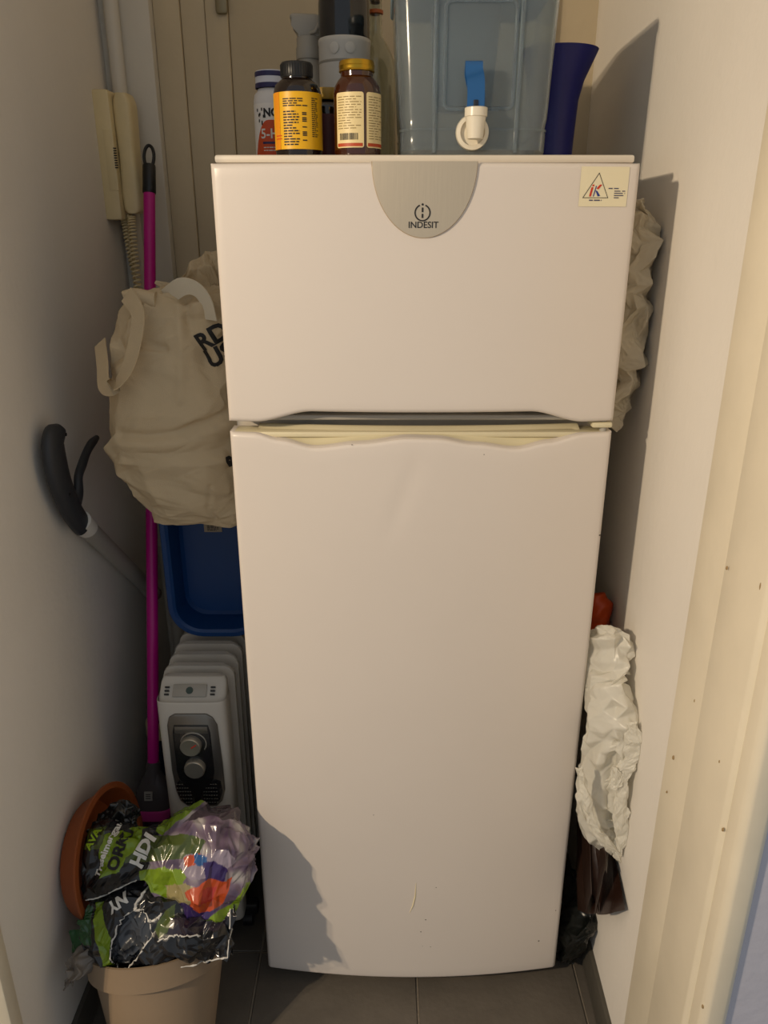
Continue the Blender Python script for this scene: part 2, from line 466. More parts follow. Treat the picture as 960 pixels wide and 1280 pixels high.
# cream grip set into the wavy top of the lower door
V, F = [], []; nx = 80; prof = [(0.0012, 0, 0), (.0075, .004, 0), (.018, .0085, .3), (.027, .012, .75), (.034, .0045, 1.0), (.041, .0035, 1.0)]
for k in range(nx+1):
    x = -.183 + (.284+.183)*k/nx; zt = fd_top(x)
    for dy, dz, s in prof:
        z = (zt - .0012)*(1-s) + 1.0895*s - (dz*.35 if s < 1 else 0) * (1 if zt < 1.083 else .2)
        V.append(Vector((x, yf(x)+dy+.0012, min(z, 1.0895))))
m = len(prof)
for k in range(nx):
    for i in range(m-1): F.append((k*m+i, k*m+i+1, (k+1)*m+i+1, (k+1)*m+i))
obj('door_grip', (V, F), cream_p, frd, angle=60)
obj('door_cap', box(FX-FW+.004, FX+FW-.004, 1.074, 1.111, 1.076, 1.0845, .003), cream_p, frd)
obj('handle_rail', box(FX-FW+.006, FX+FW-.006, 1.088, 1.127, 1.098, 1.106, .003), gasket_m, fr)
hg = obj('hinge', box(.298, .327, 1.072, 1.115, 1.0905, 1.0985, .0025), cream_p, fr)
obj('hinge_pin', lathe([(.005, 1.0845), (.005, 1.0995)], 14, T(.316, 1.081, 0)), gasket_m, hg)
# badge
def on_door(vf, off, dx=0, dz=0):
    return [Vector((v.x+dx, yf(v.x+dx)-off-v.z, v.y+dz)) for v in vf[0]], vf[1]
bx, bw, bt, bh = 0.0508, 0.0655, 1.4372, 0.0895
V, F = [], []; nr, nc = 26, 24
for i in range(nr+1):
    d = math.sin(i/nr*PI/2); hw = bw*math.sqrt(max(1-d*d, 0)) + 1e-5
    for k in range(nc+1): V.append(Vector((-hw + 2*hw*k/nc, -bh*d, 0.0028)))
for i in range(nr):
    for k in range(nc): F.append((i*(nc+1)+k, i*(nc+1)+k+1, (i+1)*(nc+1)+k+1, (i+1)*(nc+1)+k))
rim = [i*(nc+1) for i in range(nr+1)] + [nr*(nc+1)+k for k in range(1, nc+1)] + [i*(nc+1)+nc for i in range(nr-1, -1, -1)]
k0 = len(V)
for i in rim: V.append(Vector((V[i].x*1.018, V[i].y*1.015, -0.0005)))
for i in range(len(rim)-1): F.append((rim[i], rim[i+1], k0+i+1, k0+i))
badge = obj('badge', on_door((V, F), 0, bx, bt), silver_m, fr, angle=50)
lz = 1.3525 + .005
tx = at(529, 281.5, 1.049); ring_c = at(528, 266, 1.049)
tv = flat_text('INDESIT', 0.0108, 0.00012); obj('lettering', on_door((tv[0], tv[1]), .0034, tx.x, tx.z), ink_k, badge, False)
R0, R1 = .0086, .0103; V, F = [], []
for a0, a1 in ((112, 428),):
    for k in range(41):
        a = math.radians(a0 + (a1-a0)*k/40)
        V += [Vector((R0*math.cos(a), R0*math.sin(a), 0)), Vector((R1*math.cos(a), R1*math.sin(a), 0))]
    for k in range(40): F.append((2*k, 2*k+1, 2*k+3, 2*k+2))
disk = [Vector((.0014*math.cos(k*PI/6), .0098+.0014*math.sin(k*PI/6), 0)) for k in range(12)]
emb = join((V, F), rects2d([(-.0011, .0011, .0006, .0062), (-.0011, .0011, -.0062, -.0012)]), (disk, [tuple(range(12))]))
obj('emblem', on_door(emb, .0034, ring_c.x, ring_c.z), ink_k, badge, False)
# dealer sticker
st = obj('sticker', on_door(rects2d([(-.0318+.0636*k/6, -.0318+.0636*(k+1)/6, -.0235, .0235) for k in range(6)]), .0006, .281, 1.4085), mat('sticker_paper', '#e6dcbc', 0.45), fr, False)
def stroke(P, w):
    L = []; V = []; F = []
    for a, b in zip(P[:-1], P[1:]):
        a, b = Vector((*a, 0)), Vector((*b, 0)); d = (b-a).normalized(); n = Vector((-d.y, d.x, 0))*w/2; k = len(V)
        V += [a-n-d*w/2, b-n+d*w/2, b+n+d*w/2, a+n-d*w/2]; F.append((k, k+1, k+2, k+3))
    return V, F
sx0, sz0 = .2705, 1.4075
obj('triangle_mark', on_door(stroke([(-.0165, -.012), (.0165, -.012), (.0025, .017), (-.0165, -.012)], .0007), .0010, sx0, sz0), ink_k, st, False)
def poly2(P): return [Vector((*p, 0)) for p in P], [tuple(range(len(P)))]
obj('monogram', on_door(join(poly2([(-.0085, -.0105), (-.006, -.0105), (-.0035, .0005), (-.0062, .0005)]), poly2([(-.0055, .0015), (-.003, .0015), (-.0025, .0035), (-.005, .0035)]), poly2([(.0005, -.001), (.0045, .0035), (.0078, .0035), (.003, -.0022)])), .0010, sx0, sz0), mat('red_ink', '#c8371c', .5), st, False)
obj('monogram', on_door(join(poly2([(-.0035, -.0105), (-.0022, -.0105), (.0007, .002), (-.0005, .002)]), poly2([(-.0008, -.003), (.002, -.004), (.0062, -.0098), (.0028, -.0105)])), .0010, sx0, sz0), mat('blue_ink', '#2a3a86', .5), st, False)
obj('small_print', on_door(join(text_lines(-.008, .0085, -.0155, -.0142, .003, .5, 4, .006), text_lines(.0165, .039, -.0005, -.0003, .002, .6, 5, .007), text_lines(.0245, .039, -.0125, -.0035, .0026, .42, 8, .009)), .0010, sx0, sz0), mat('print_grey', '#4d4c66', .6), st, False)
# knocks and scuffs
sc = [at(520, 1104, 1.049), at(519, 1120, 1.049), at(516, 1132, 1.049), at(512, 1141, 1.049)]
obj('scratch', tube([Vector((p.x, yf(p.x)-.0002, p.z)) for p in sc], [.0004, .0013, .0014, .0004], 6), mat('scratch_filler', '#e6d9b4', .5), frd)
chip = mat('chip_dark', '#4a443c', .7)
for px, py, r in ((467, 1018, .9), (545, 1108, 1.0), (532, 1148, 1.4), (526, 1163, 1.4), (538, 1182, .9), (675, 1184, 1.8), (697, 1148, 1.2), (528, 1181, .7), (754, 675, 1.4), (605, 568, .8), (440, 556, .8)):
    p = at(px, py, 1.052); p.y = yf(p.x); obj('paint_chip', lathe([(.001*r, -.0003), (.0007*r, .0003), (0, .0004)], 8, frame(p, (0, -1, 0))), chip, frd)

# ------------------------------------------------------------ things on top of the refrigerator
ZT = 1.4486
def bottle(name, x, y, prof, m, label, cat='bottle'):
    t = thing(name, (x, y, ZT), label, cat)
    obj('body', lathe(prof, 44, T(x, y, ZT)), m, t)
    return t
amber = mat('amber_glass', '#3a1905', 0.12, spec=0.6, coat=0.5)
brown_k = mat('dark_brown_glass', '#160b06', 0.12, coat=0.5)
# white bottle, orange label
t = bottle('supplement_bottle', -.168, 1.30, [(.024, 0), (.0278, .003), (.028, .01), (.028, .088), (.0265, .096), (.022, .101), (.021, .104), (0, .104)], mat('white_hdpe', '#d5d2cf', .4), 'white pill bottle with navy banded cap and orange label, behind yellow-labelled bottle')
cap = obj('cap', lathe([(.0235, .1045), (.024, .106), (.024, .126), (.0228, .1275), (0, .1275)], 44, T(-.168, 1.30, ZT)), mat('white_cap', '#c9cbd4', .4), t)
for z in (.1045, .1195): obj('cap_band', lathe([(.0243, z), (.0246, z+.001), (.0246, z+.0055), (.0243, z+.0065)], 44, T(-.168, 1.30, ZT)), mat('navy_plastic', '#23204f', .4), cap)
cpos = (-.168, 1.30, ZT)
lb = obj('label', on_cyl(label_sheet(.12, .010, .083, .0005, 40), cpos, .0284), mat('label_white', '#e0dcd6', .5), t)
V, F = [], []
for k in range(31):
    x = -.052 + .104*k/30; zt_ = .0105 + .050*max(0, 1-(max(-x-.0, 0)/.027)**2.2) if x < 0 else .0605
    for z in (.0105, max(zt_, .0106)): V.append(Vector((x, z, 0)))
for k in range(30): F.append((2*k, 2*k+2, 2*k+3, 2*k+1))
obj('label_panel', on_cyl((V, F), cpos, .0288, -0.12), mat('orange_ink', '#c2491a', .5), lb)
tv = flat_text('5-HTP', .0185, .0003); obj('lettering', on_cyl(place(tv, T(.0075, .0415, 0)), cpos, .0292), ink_w, lb, False)
tv = flat_text('NOW', .015, .0006); obj('lettering', on_cyl(place(tv, T(.0085, .070, 0)), cpos, .0290), ink_k, lb, False)
obj('small_print', on_cyl(text_lines(-.013, .02, .018, .024, .004, .35, 3), cpos, .0292), ink_w, lb, False)
obj('print_bar', on_cyl(rects2d([(-.014, .02, .0282, .0312)]), cpos, .0292), mat('navy_plastic', '#23204f'), lb, False)
L = []
rnd = random.Random(3)
for k in range(9): a = rnd.uniform(-.024, -.010); z = rnd.uniform(.052, .076); L.append((a, a+.0022, z, z+.004))
obj('pattern', on_cyl(rects2d(L), cpos, .0290), ink_k, lb, False)
# yellow label bottle
c = (-.117, 1.17, ZT)
t = bottle('supplement_bottle', c[0], c[1], [(.028, 0), (.0318, .003), (.0322, .01), (.0322, .080), (.030, .089), (.0225, .0955), (.020, .097), (.020, .101), (0, .101)], brown_k, 'dark pill bottle with black ribbed cap and bright yellow printed label')
cap = obj('cap', lathe([(.0208, .0985), (.0212, .0995), (.0212, .115), (.0200, .1165), (0, .1165)], 44, T(*c)), black_p, t)
for k in range(36):
    a = 2*PI*k/36; 
obj('cap_ribs', join(*[tube([(c[0]+.0213*math.sin(a), c[1]-.0213*math.cos(a), ZT+.100), (c[0]+.0213*math.sin(a), c[1]-.0213*math.cos(a), ZT+.114)], .0006, 5) for a in [2*PI*k/40 for k in range(40)]]), black_p, cap)
yl = obj('label', on_cyl(label_sheet(.150, .010, .079, .0005, 48), c, .0326), mat('yellow_paper', '#e2ad12', .42), t)
obj('small_print', on_cyl(join(text_lines(-.018, .0165, .061, .071, .0027, .5, 11, .006), text_lines(-.018, .0045, .016, .056, .0033, .5, 12, .005), rects2d([(.0085, .0145, z, z+.0014) for z in (.053, .051, .047, .045, .043, .036, .030, .028, .026, .020)]), text_lines(.0225, .034, .025, .072, .0024, .45, 14, .004)), c, .0330), ink_k, yl, False)
obj('label_stripe', on_cyl(rects2d([(-.0375+.0022*k, -.0375+.0022*(k+1), .010, .079) for k in range(6)]), c, .0329), mat('orange_strip', '#d98a12', .45), yl, False)
obj('label_stripe', on_cyl(rects2d([(-.034, -.022, .0225, .0236), (-.034, -.022, .0262, .0273)]), c, .0331), mat('red_ink', '#c8371c'), yl, False)
# amber bottle, gold cap
c = (-.036, 1.16, ZT)
t = bottle('supplement_bottle', c[0], c[1], [(.027, 0), (.0312, .003), (.0318, .009), (.0318, .078), (.0305, .086), (.0255, .094), (.0215, .098), (.0215, .1035), (0, .1035)], amber, 'amber glass pill bottle with gold metal cap and two cream labels')
gold = mat('gold_metal', '#b8912c', .28, metal=0.9)
obj('cap', lathe([(.0232, .1035), (.0240, .1042), (.0232, .1058), (.0236, .107), (.0236, .1095), (.0241, .1105), (.0236, .1115), (.0236, .1145), (.0225, .1165), (0, .1165)], 44, T(*c)), gold, t)
cream_l = mat('cream_paper', '#e3cf9a', .45); redb = mat('red_band', '#b3441f', .5)
for wdt, ao, sd in ((.041, -.34, 21), (.036, .98, 22)):
    lb = obj('label', on_cyl(label_sheet(wdt, .011, .077, .003), c, .0321, ao), cream_l, t)
    obj('small_print', on_cyl(text_lines(-wdt*.42, wdt*.42, .034 if ao < 0 else .020, .072, .0031, .28, sd, .008), c, .0324, ao), mat('print_brown', '#8a7444', .6), lb, False)
    obj('label_band', on_cyl(rects2d([(-wdt*.46, 0, .0125, .0165), (0, wdt*.46, .0125, .0165)]), c, .0324, ao), redb, lb, False)
    if ao < 0:
        L = []; x = -.014; rnd = random.Random(5)
        while x < .012: b = rnd.choice((.0006, .001, .0015)); L.append((x, x+b, .0205, .0285)); x += b + rnd.choice((.0006, .001))
        obj('barcode', on_cyl(rects2d(L), c, .0324, ao), ink_k, lb, False)
# dark bottle with a yellow cap, half hidden
c = (-.083, 1.262, ZT)
t = bottle('supplement_bottle', c[0], c[1], [(.026, 0), (.0295, .003), (.030, .01), (.030, .072), (.027, .080), (.023, .083), (0, .083)], brown_k, 'dark bottle with mustard cap and maroon label between two brown pill bottles')
obj('cap', lathe([(.0285, .083), (.0290, .084), (.0290, .096), (.0280, .098), (0, .098)], 40, T(*c)), mat('mustard_plastic', '#9a7a24', .4), t)
obj('label', on_cyl(label_sheet(.12, .008, .064, .0005, 40), c, .0304), mat('maroon_paper', '#4d2226', .45), t)
# white canister with domed black top
c = (-.062, 1.385, ZT)
t = thing('shaker_bottle', c, 'white cylindrical bottle with glossy black domed upper part, behind gold-capped bottle', 'bottle')
obj('body', lathe([(.036, 0), (.0395, .003), (.0405, .012), (.0405, .176), (.0412, .178), (.0412, .1835), (.040, .185), (0, .185)], 48, T(*c)), mat('white_pearl_plastic', '#c7c3ba', .3), t)
obj('dome', lathe([(.0392, .185), (.0398, .187), (.0398, .232), (.0385, .243), (.034, .253), (.026, .260), (.014, .264), (0, .265)], 48, T(*c)), mat('gloss_black', '#0d1015', .14, coat=.5), t)
obj('band', lathe([(.0410, .150), (.0413, .151), (.0413, .1525), (.0410, .1535)], 48, T(*c)), mat('band_grey', '#8c887e', .4), t)
for a in (-.35, .25): obj('button', lathe([(.008, 0), (.008, .0012), (.006, .002), (0, .002)], 20, frame((c[0]+.0408*math.sin(a), c[1]-.0408*math.cos(a), ZT+.168), (math.sin(a), -math.cos(a), 0))), mat('white_pearl_plastic', '#c7c3ba'), t)
# trigger spray bottle
c = (-.122, 1.432, ZT+.0)
t = thing('spray_bottle', c, 'translucent white trigger spray bottle standing behind the pill bottles', 'bottle')
milky = mat('milky_plastic', '#b9b3a6', .35, transl=.25)
obj('body', lathe([(.03, 0), (.033, .004), (.033, .09), (.030, .135), (.020, .158), (.0185, .166), (.0185, .172), (0, .172)], 36, T(*c)), milky, t)
obj('collar', lathe([(.0205, .166), (.021, .168), (.021, .182), (.0195, .184), (.0195, .196), (.0182, .198), (0, .198)], 36, T(*c)), milky, t)
hd = obj('spray_head', prism([(c[0]-.0175, ZT+.196), (c[0]+.019, ZT+.196), (c[0]+.020, ZT+.223), (c[0]+.017, ZT+.229), (c[0]-.026, ZT+.2305), (c[0]-.030, ZT+.225), (c[0]-.0225, ZT+.214)], c[1]-.013, c[1]+.013, 'y', .004), milky, t)
obj('trigger', tube(cat_rom([(c[0]+.004, c[1]-.014, ZT+.202), (c[0]+.013, c[1]-.018, ZT+.204), (c[0]+.018, c[1]-.016, ZT+.214)], 6), .0028, 8), milky, hd)
# clear swing top bottle
c = (-.014, 1.452, ZT)
t = thing('glass_bottle', c, 'clear glass bottle with orange ring at its neck, beside the water dispenser', 'bottle')
glass = mat('clear_glass', '#d9ddd4', .03, trans=1.0, ior=1.45)
o_ = [(.028, 0), (.033, .004), (.034, .012), (.034, .150), (.031, .170), (.022, .188), (.0125, .202), (.0105, .215), (.0105, .262), (.012, .264), (.012, .274)]
i_ = [(max(r-.0022, .001), max(z, .005)) for r, z in reversed(o_)]
V, F = lathe(o_ + i_, 40, T(*c)); F = F[:-1] if len(F[-1]) > 4 else F
obj('body', (V, F), glass, t)
obj('neck_ring', lathe([(.0108, .234), (.0128, .235), (.0128, .2395), (.0108, .2405)], 24, T(*c)), mat('orange_rubber', '#a35320', .5), t)
obj('stopper', lathe([(.0082, .250), (.0082, .274), (.0125, .2745), (.0125, .292), (.010, .297), (0, .297)], 24, T(*c)), mat('cork_brown', '#7a5a34', .6), t)
# water dispenser
c = (.122, 1.27, ZT)
wd = thing('water_dispenser', c, 'clear bluish plastic water dispenser with white tap and blue lever', 'dispenser')
tank = mat('blue_clear_plastic', '#d3dfe6', .14, trans=.90, ior=1.3)
def rr(cx, cy, hw, hd, rad, n=6):
    P = []
    for sx, sy, a0 in ((1, 1, 0), (-1, 1, 90), (-1, -1, 180), (1, -1, 270)):
        for k in range(n+1):
            a = math.radians(a0 + 90*k/n); P.append((cx + sx*(hw-rad) + rad*math.cos(a), cy + sy*(hd-rad) + rad*math.sin(a)))
    return P
def rings(R, cap=True):
    n = len(R[0][0]); V, F = [], []
    for P, z in R:
        for p in P: V.append(Vector((p[0], p[1], z)))
    for i in range(len(R)-1):
        for k in range(n): F.append((i*n+k, i*n+(k+1) % n, (i+1)*n+(k+1) % n, (i+1)*n+k))
    if cap: F.append(tuple(range(n-1, -1, -1))); F.append(tuple((len(R)-1)*n+k for k in range(n)))
    return V, F
yb0, yb1 = 1.152, 1.372; cy = (yb0+yb1)/2; hd0 = (yb1-yb0)/2
def tr(hw, z, ins=0.0): return (rr(c[0], cy, hw-ins, hd0-ins, .026-min(ins, .01)), ZT+z)
outer = [tr(.094, 0), tr(.098, .003), tr(.1000, .008), tr(.1005, .032), tr(.0985, .034), tr(.1015, .050), tr(.108, .19), tr(.109, .205)]
inner = [tr(hw, z, .0028) for hw, z in ((.109, .205), (.108, .19), (.1015, .052), (.0985, .037), (.0985, .034), (.098, .010))]
V, F = rings(outer + inner, False); n = len(outer[0][0])
F.append(tuple(range(n-1, -1, -1))); F.append(tuple((len(outer)+len(inner)-1)*n + k for k in range(n)))
obj('tank', (V, F), tank, wd, angle=35)
lid = obj('lid', rings([(rr(c[0], cy, .1105, hd0+.002, .027), ZT+.2052), (rr(c[0], cy, .1125, hd0+.003, .028), ZT+.207), (rr(c[0], cy, .1125, hd0+.003, .028), ZT+.219), (rr(c[0], cy, .108, hd0-.001, .026), ZT+.2225)]), mat('lid_plastic', '#9fb6c4', .25, transl=.3), wd)
# recessed front panel drawn by its raised frame
yt = yb0-.0005
fp = [(c[0]-.054, .006), (c[0]-.054, .190), (c[0]-.046, .198), (c[0]+.050, .198), (c[0]+.058, .190), (c[0]+.056, .006)]
obj('front_frame', tube([Vector((x, yt, ZT+z)) for x, z in fp], .0030, 8), tank, wd)
fr2 = rr(0, 0, .046, .062, .008, 4)
P2 = [Vector((c[0]+.004+x, yt, ZT+.122+z)) for x, z in fr2]; P2.append(P2[0])
obj('panel_frame', tube(P2, .0026, 8), tank, wd)
obj('filter_housing', rings([(rr(c[0]-.005, cy+.02, .040, .040, .02), ZT+.075), (rr(c[0]-.005, cy+.02, .048, .048, .022), ZT+.200)]), mat('filter_grey', '#8b98a0', .3, trans=.55, ior=1.2), wd)
obj('base_band', rings([(rr(c[0], cy, .1010, hd0+.0006, .027), ZT+.0335), (rr(c[0], cy, .1016, hd0+.0012, .027), ZT+.0345), (rr(c[0], cy, .1010, hd0+.0006, .027), ZT+.0365)], False), tank, wd)
ivory = mat('ivory_plastic', '#e4dcc8', .28, coat=.3)
fc = at(591, 163, 1.14)
tap = obj('tap', join(lathe([(.0215, 0), (.0225, .003), (.0215, .008), (.0165, .009), (.0155, .004), (0, .004)], 36, frame((fc.x, 1.150, fc.z-.002), (0, -1, 0))),
    lathe([(.0095, -.012), (.0105, -.014), (.0125, .004), (.0135, .012), (.0150, .0125), (.0150, .0225), (.013, .0235), (0, .0235)], 32, T(fc.x+.002, 1.127, fc.z+.0025)),
    tube([(fc.x+.002, 1.150, fc.z), (fc.x+.002, 1.127, fc.z)], .010, 16)), ivory, wd)
lv0 = at(594, 136, 1.127); lv1 = at(593, 76, 1.121)
lev = obj('lever', ribbon([(lv0.x, 1.124, lv0.z-.002), (lv0.x-.0005, 1.1235, lv0.z+.03), (lv1.x, 1.120, lv1.z-.010), (lv1.x, 1.124, lv1.z-.001), (lv1.x+.0003, 1.132, lv1.z-.004), (lv1.x+.0005, 1.133, lv1.z-.014), (lv0.x+.001, 1.131, lv0.z+.02), (lv0.x+.001, 1.130, lv0.z-.002)], .0225, .0030, 8, (1, 0, 0)), mat('blue_lever', '#1d568f', .3, coat=.3), tap)
obj('lever_pivot', box(lv0.x-.003, lv0.x+.003, 1.1205, 1.1245, lv0.z-.006, lv0.z+.010, .001), mat('pivot_dark', '#15202e', .5), lev)
# blue flared vase
c = (.284, 1.425, ZT)
o_ = [(.034, 0), (.035, .003), (.0315, .008), (.0335, .06), (.0360, .105), (.0430, .135), (.0620, .178)]
i_ = [(r-.0022, max(z, .004)) for r, z in reversed(o_)] ; i_[0] = (.060, .178); i_[-1] = (.004, .005)
tag(obj('flared_cup', lathe(o_+i_, 48, T(*c)), mat('navy_blue_plastic', '#20226e', .45), None, True, c), 'deep blue plastic cup flaring out at its rim, beside the water dispenser', 'cup')

# ------------------------------------------------------------ left wall: intercom
beige = mat('beige_plastic', '#d8c699', .42, bump=.02, bscale=100, var=.05, vscale=20)
ib = at(133, 287, 1.63)
iy0, iy1, iz0, iz1 = 1.600, 1.680, 1.372, 1.598
ic = thing('intercom_phone', (XL, 1.64, iz0), 'beige intercom handset hung on the left wall above the tote bag', 'intercom')
obj('wall_plate', box(XL-.002, XL+.030, iy0, iy1, iz0, iz1, .004), beige, ic)
obj('side_button', box(XL+.012, XL+.0305, iy0-.0012, iy0+.01, iz0+.052, iz0+.160, .002), beige, ic)
hs = loft([(Vector((XL+.047, 1.640, z)), Vector((d, 0, 0)), Vector((0, .027, 0))) for z, d in ((iz0+.012, .010), (iz0+.020, .017), (iz0+.05, .019), (iz0+.11, .0165), (iz0+.17, .018), (iz0+.205, .018), (iz0+.222, .012))], 32, 60, 4.0)
hso = obj('handset', hs, beige, ic)
obj('speaker_slots', join(*[box(XL+.0285, XL+.034, iy0-.0018, iy0+.001, iz0+.092+k*.0042, iz0+.094+k*.0042) for k in range(9)]), black_p, ic)
def coil(P, R, r, turns):
    Q = cat_rom(P, 30); n = len(Q)-1; out = []; steps = int(turns*10)
    for i in range(steps+1):
        f = i/steps*n; k = min(int(f), n-1); p = Q[k].lerp(Q[k+1], f-k); t = (Q[k+1]-Q[k]).normalized()
        a = t.orthogonal().normalized(); b = t.cross(a); s = 2*PI*i/10
        out.append(p + a*R*math.cos(s) + b*R*math.sin(s))
    return out
obj('coiled_cord', tube(coil([(XL+.040, 1.628, iz0+.008), (XL+.042, 1.615, iz0-.06), (XL+.046, 1.600, iz0-.16), (XL+.05, 1.60, iz0-.24), (XL+.055, 1.60, iz0-.27)], .0068, .0022, 46), .0020, 6), beige, hso)
obj('coiled_cord', tube(coil([(XL+.055, 1.60, iz0-.27), (XL+.050, 1.622, iz0-.2), (XL+.030, 1.635, iz0-.08), (XL+.022, 1.64, iz0+.006)], .0062, .0022, 42), .0020, 6), beige, hso)

# ------------------------------------------------------------ broom
b0 = Vector((-.462, 1.262, .345)); b1 = Vector((-.452, 1.63, 1.505))
bd = (b1-b0).normalized()
br = thing('broom', (-.462, 1.25, 0), 'broom with magenta handle and black hanging loop, leaning in the left corner', 'broom')
obj('handle', tube([b0, b0+bd*.6, b1-bd*.07], .0112, 18), pink_p, br)
gp = b1-bd*.09
M = frame(gp, bd, (0, 1, 0))
grip = obj('grip', tube([gp, gp+bd*.002, gp+bd*.05, gp+bd*.054], [.0118, .0128, .0125, .0118], 18), black_p, br)
lp = []
for k in range(25):
    a = 2*PI*k/24; lp.append(gp + bd*(.070 + .021*math.sin(a)) + Vector((1, 0, 0))*.0095*math.cos(a))
obj('hanging_loop', tube(lp, .0032, 8), black_p, grip)
hdm = mat('broom_grey', '#4b4648', .45)
hb = b0 - bd*.01
obj('socket', tube([b0+bd*.012, b0-bd*.012, b0-bd*.03], [.0135, .0145, .018], 18), hdm, br)
def broom_sec(s, hw, hd): 
    return (b0 - bd*s, Vector((hw, 0, 0)), Vector((0, hd, 0)))
obj('head', loft([broom_sec(.006, .013, .012), broom_sec(.022, .021, .016), broom_sec(.040, .031, .020), broom_sec(.068, .0375, .023), broom_sec(.076, .0375, .023)], 40, 40, 3.0), hdm, br)
obj('collar', loft([broom_sec(.074, .0385, .024), broom_sec(.078, .040, .025), broom_sec(.090, .040, .025), broom_sec(.094, .0385, .024)], 40, 12, 3.0), mat('pink_rubber', '#c23a8c', .4), br)
nb = Vector((0, -bd.z, bd.y)); pb = b0 - bd*.050
Mb = Matrix(((1, 0, 0, pb.x-.004), (0, nb.y, bd.y, pb.y), (0, nb.z, bd.z, pb.z), (0, 0, 0, 1)))
sl = obj('label', place(box(-.008, .008, .0205, .0222, -.009, .009), Mb), mat('label_silver', '#a8a39c', .4), br)
obj('small_print', place(join(*[box(-.005, .005, .0221, .0225, z, z+.0015) for z in (-.005, -.001, .003)]), Mb), ink_k, sl)
rnd = random.Random(9); bs = []
for k in range(190):
    fx, fy = rnd.uniform(-1, 1), rnd.uniform(-1, 1); s0 = b0 - bd*.090 + Vector((fx*.036, fy*.020, 0))
    e = Vector((b0.x - .004 + fx*.046 + rnd.uniform(-.003, .003), 1.232 + fy*.034, .002)); mid = s0.lerp(e, .5) + Vector((fx*.004, 0, 0))
    bs.append(tube([s0, mid, e], .0013, 4))
obj('bristles', join(*bs), mat('plum_bristle', '#5a1f4e', .5), br, kind='stuff')

# ------------------------------------------------------------ reacher grabber on the left wall
g0 = at(104, 655, 1.265); g0.x = XL+.026; 
def wallp(px, py, X):
    u = (px-480)/FPX; v = (py-640)/FPX; t = X/u
    return Vector((X, t*(math.cos(PITCH)-v*math.sin(PITCH)), CAMZ + t*(-math.sin(PITCH)-v*math.cos(PITCH))))
X0 = XL+.024
ga = wallp(101, 652, X0); gb = wallp(192, 742, X0-.004)
gr = thing('reacher_grabber', ga, 'grey tubed grabbing tool with black trigger handle propped along the left wall', 'tool')
obj('tube', tube([ga, gb], .0165, 18), mat('grey_alloy', '#a8a39a', .42, metal=.15), gr)
gd = (gb-ga).normalized()
obj('collar', tube([ga-gd*.004, ga+gd*.030], .0188, 20), mat('pale_grey_plastic', '#d4d0c8', .4), gr)
obj('end_cap', tube([gb-gd*.012, gb+gd*.004, gb+gd*.010], [.0172, .0172, .011], 18), mat('pinkish_cap', '#6f5a58', .5), gr)
hpx = [(102, 656, 11), (89, 637, 13), (76, 605, 15.5), (69, 577, 17), (66, 553, 15), (70, 540, 10), (72, 533, 4)]
P = [wallp(a, b, X0) for a, b, r in hpx]; sc_ = [r*P[i].length*0 + r*(P[i]-Vector((0, 0, CAMZ))).length/FPX*1.3 for i, (a, b, r) in enumerate(hpx)]
P2 = cat_rom(P, 6); R2 = [v.x for v in cat_rom([Vector((s, 0, 0)) for s in sc_], 6)]
def flat_tube(P, R, thick, n=20):
    V, F = [], []; m = len(P)
    for i, p in enumerate(P):
        t = (P[min(i+1, m-1)]-P[max(i-1, 0)]).normalized(); x = Vector((1, 0, 0)); s = t.cross(x).normalized()
        th = min(thick, R[i])
        for k in range(n): a = 2*PI*k/n; V.append(p + s*R[i]*math.cos(a) + x*th*math.sin(a))
    for i in range(m-1):
        for k in range(n): F.append((i*n+k, i*n+(k+1) % n, (i+1)*n+(k+1) % n, (i+1)*n+k))
    F.append(tuple(range(n-1, -1, -1))); F.append(tuple((m-1)*n+k for k in range(n))); return V, F
gh = mat('charcoal_rubber', '#303236', .5, bump=.05, bscale=250)
han = obj('handle', flat_tube(P2, R2, .014), gh, gr)
tg = [(92, 640, 9), (98, 618, 8), (98, 596, 5.5), (103, 580, 6), (108, 566, 4.5), (114, 555, 5), (121, 547, 3.0)]
P = [wallp(a, b, X0+.004) for a, b, r in tg]; R = [r*(P[i]-Vector((0, 0, CAMZ))).length/FPX*1.05 for i, (a, b, r) in enumerate(tg)]
obj('trigger', flat_tube(cat_rom(P, 6), [v.x for v in cat_rom([Vector((s, 0, 0)) for s in R], 6)], .007), gh, gr)
for a, b in ((82, 543), (87, 618)): 
    q = wallp(a, b, X0+.013); obj('screw', lathe([(.003, 0), (.003, .0012), (0, .002)], 10, frame(q, (1, 0, 0))), black_p, han)

# ------------------------------------------------------------ tote bag
canvas = mat('natural_canvas', '#c9b491', .85, bump=.25, bscale=700, var=.05, vscale=12)
YT = 1.205
def row(py, xl, hd, yc=YT, xrgt=-.2275):
    a = at(xl, py, yc); return (Vector(((a.x+xrgt)/2, yc, a.z)), Vector(((xrgt-a.x)/2, 0, 0)), Vector((0, hd, 0)))
cr = crumple(4, 11, 5); cr2 = crumple(8, 26, 4)
def seg_d(p, a, b):
    ab = b-a; t = min(max((p-a).dot(ab)/ab.length_squared, 0), 1); return (p-(a+ab*t)).length, t
folds = []   # ((px,py)...), width, depth (negative = groove)
for pl, wd_, dp in (([(150, 545), (185, 545), (225, 540), (262, 528), (292, 514)], .008, -.009), ([(150, 556), (190, 556), (235, 552), (290, 532)], .016, .007),
                    ([(163, 432), (185, 435), (205, 437)], .006, -.005), ([(228, 380), (240, 420), (258, 450)], .008, -.007), ([(222, 385), (226, 440), (226, 500)], .007, .004),
                    ([(262, 610), (258, 640), (266, 655)], .004, -.003), ([(252, 450), (270, 490), (290, 500)], .014, -.008), ([(165, 415), (172, 400), (178, 380)], .005, .005)):
    folds.append(([at(a, b, YT-.05) for a, b in pl], wd_, dp))
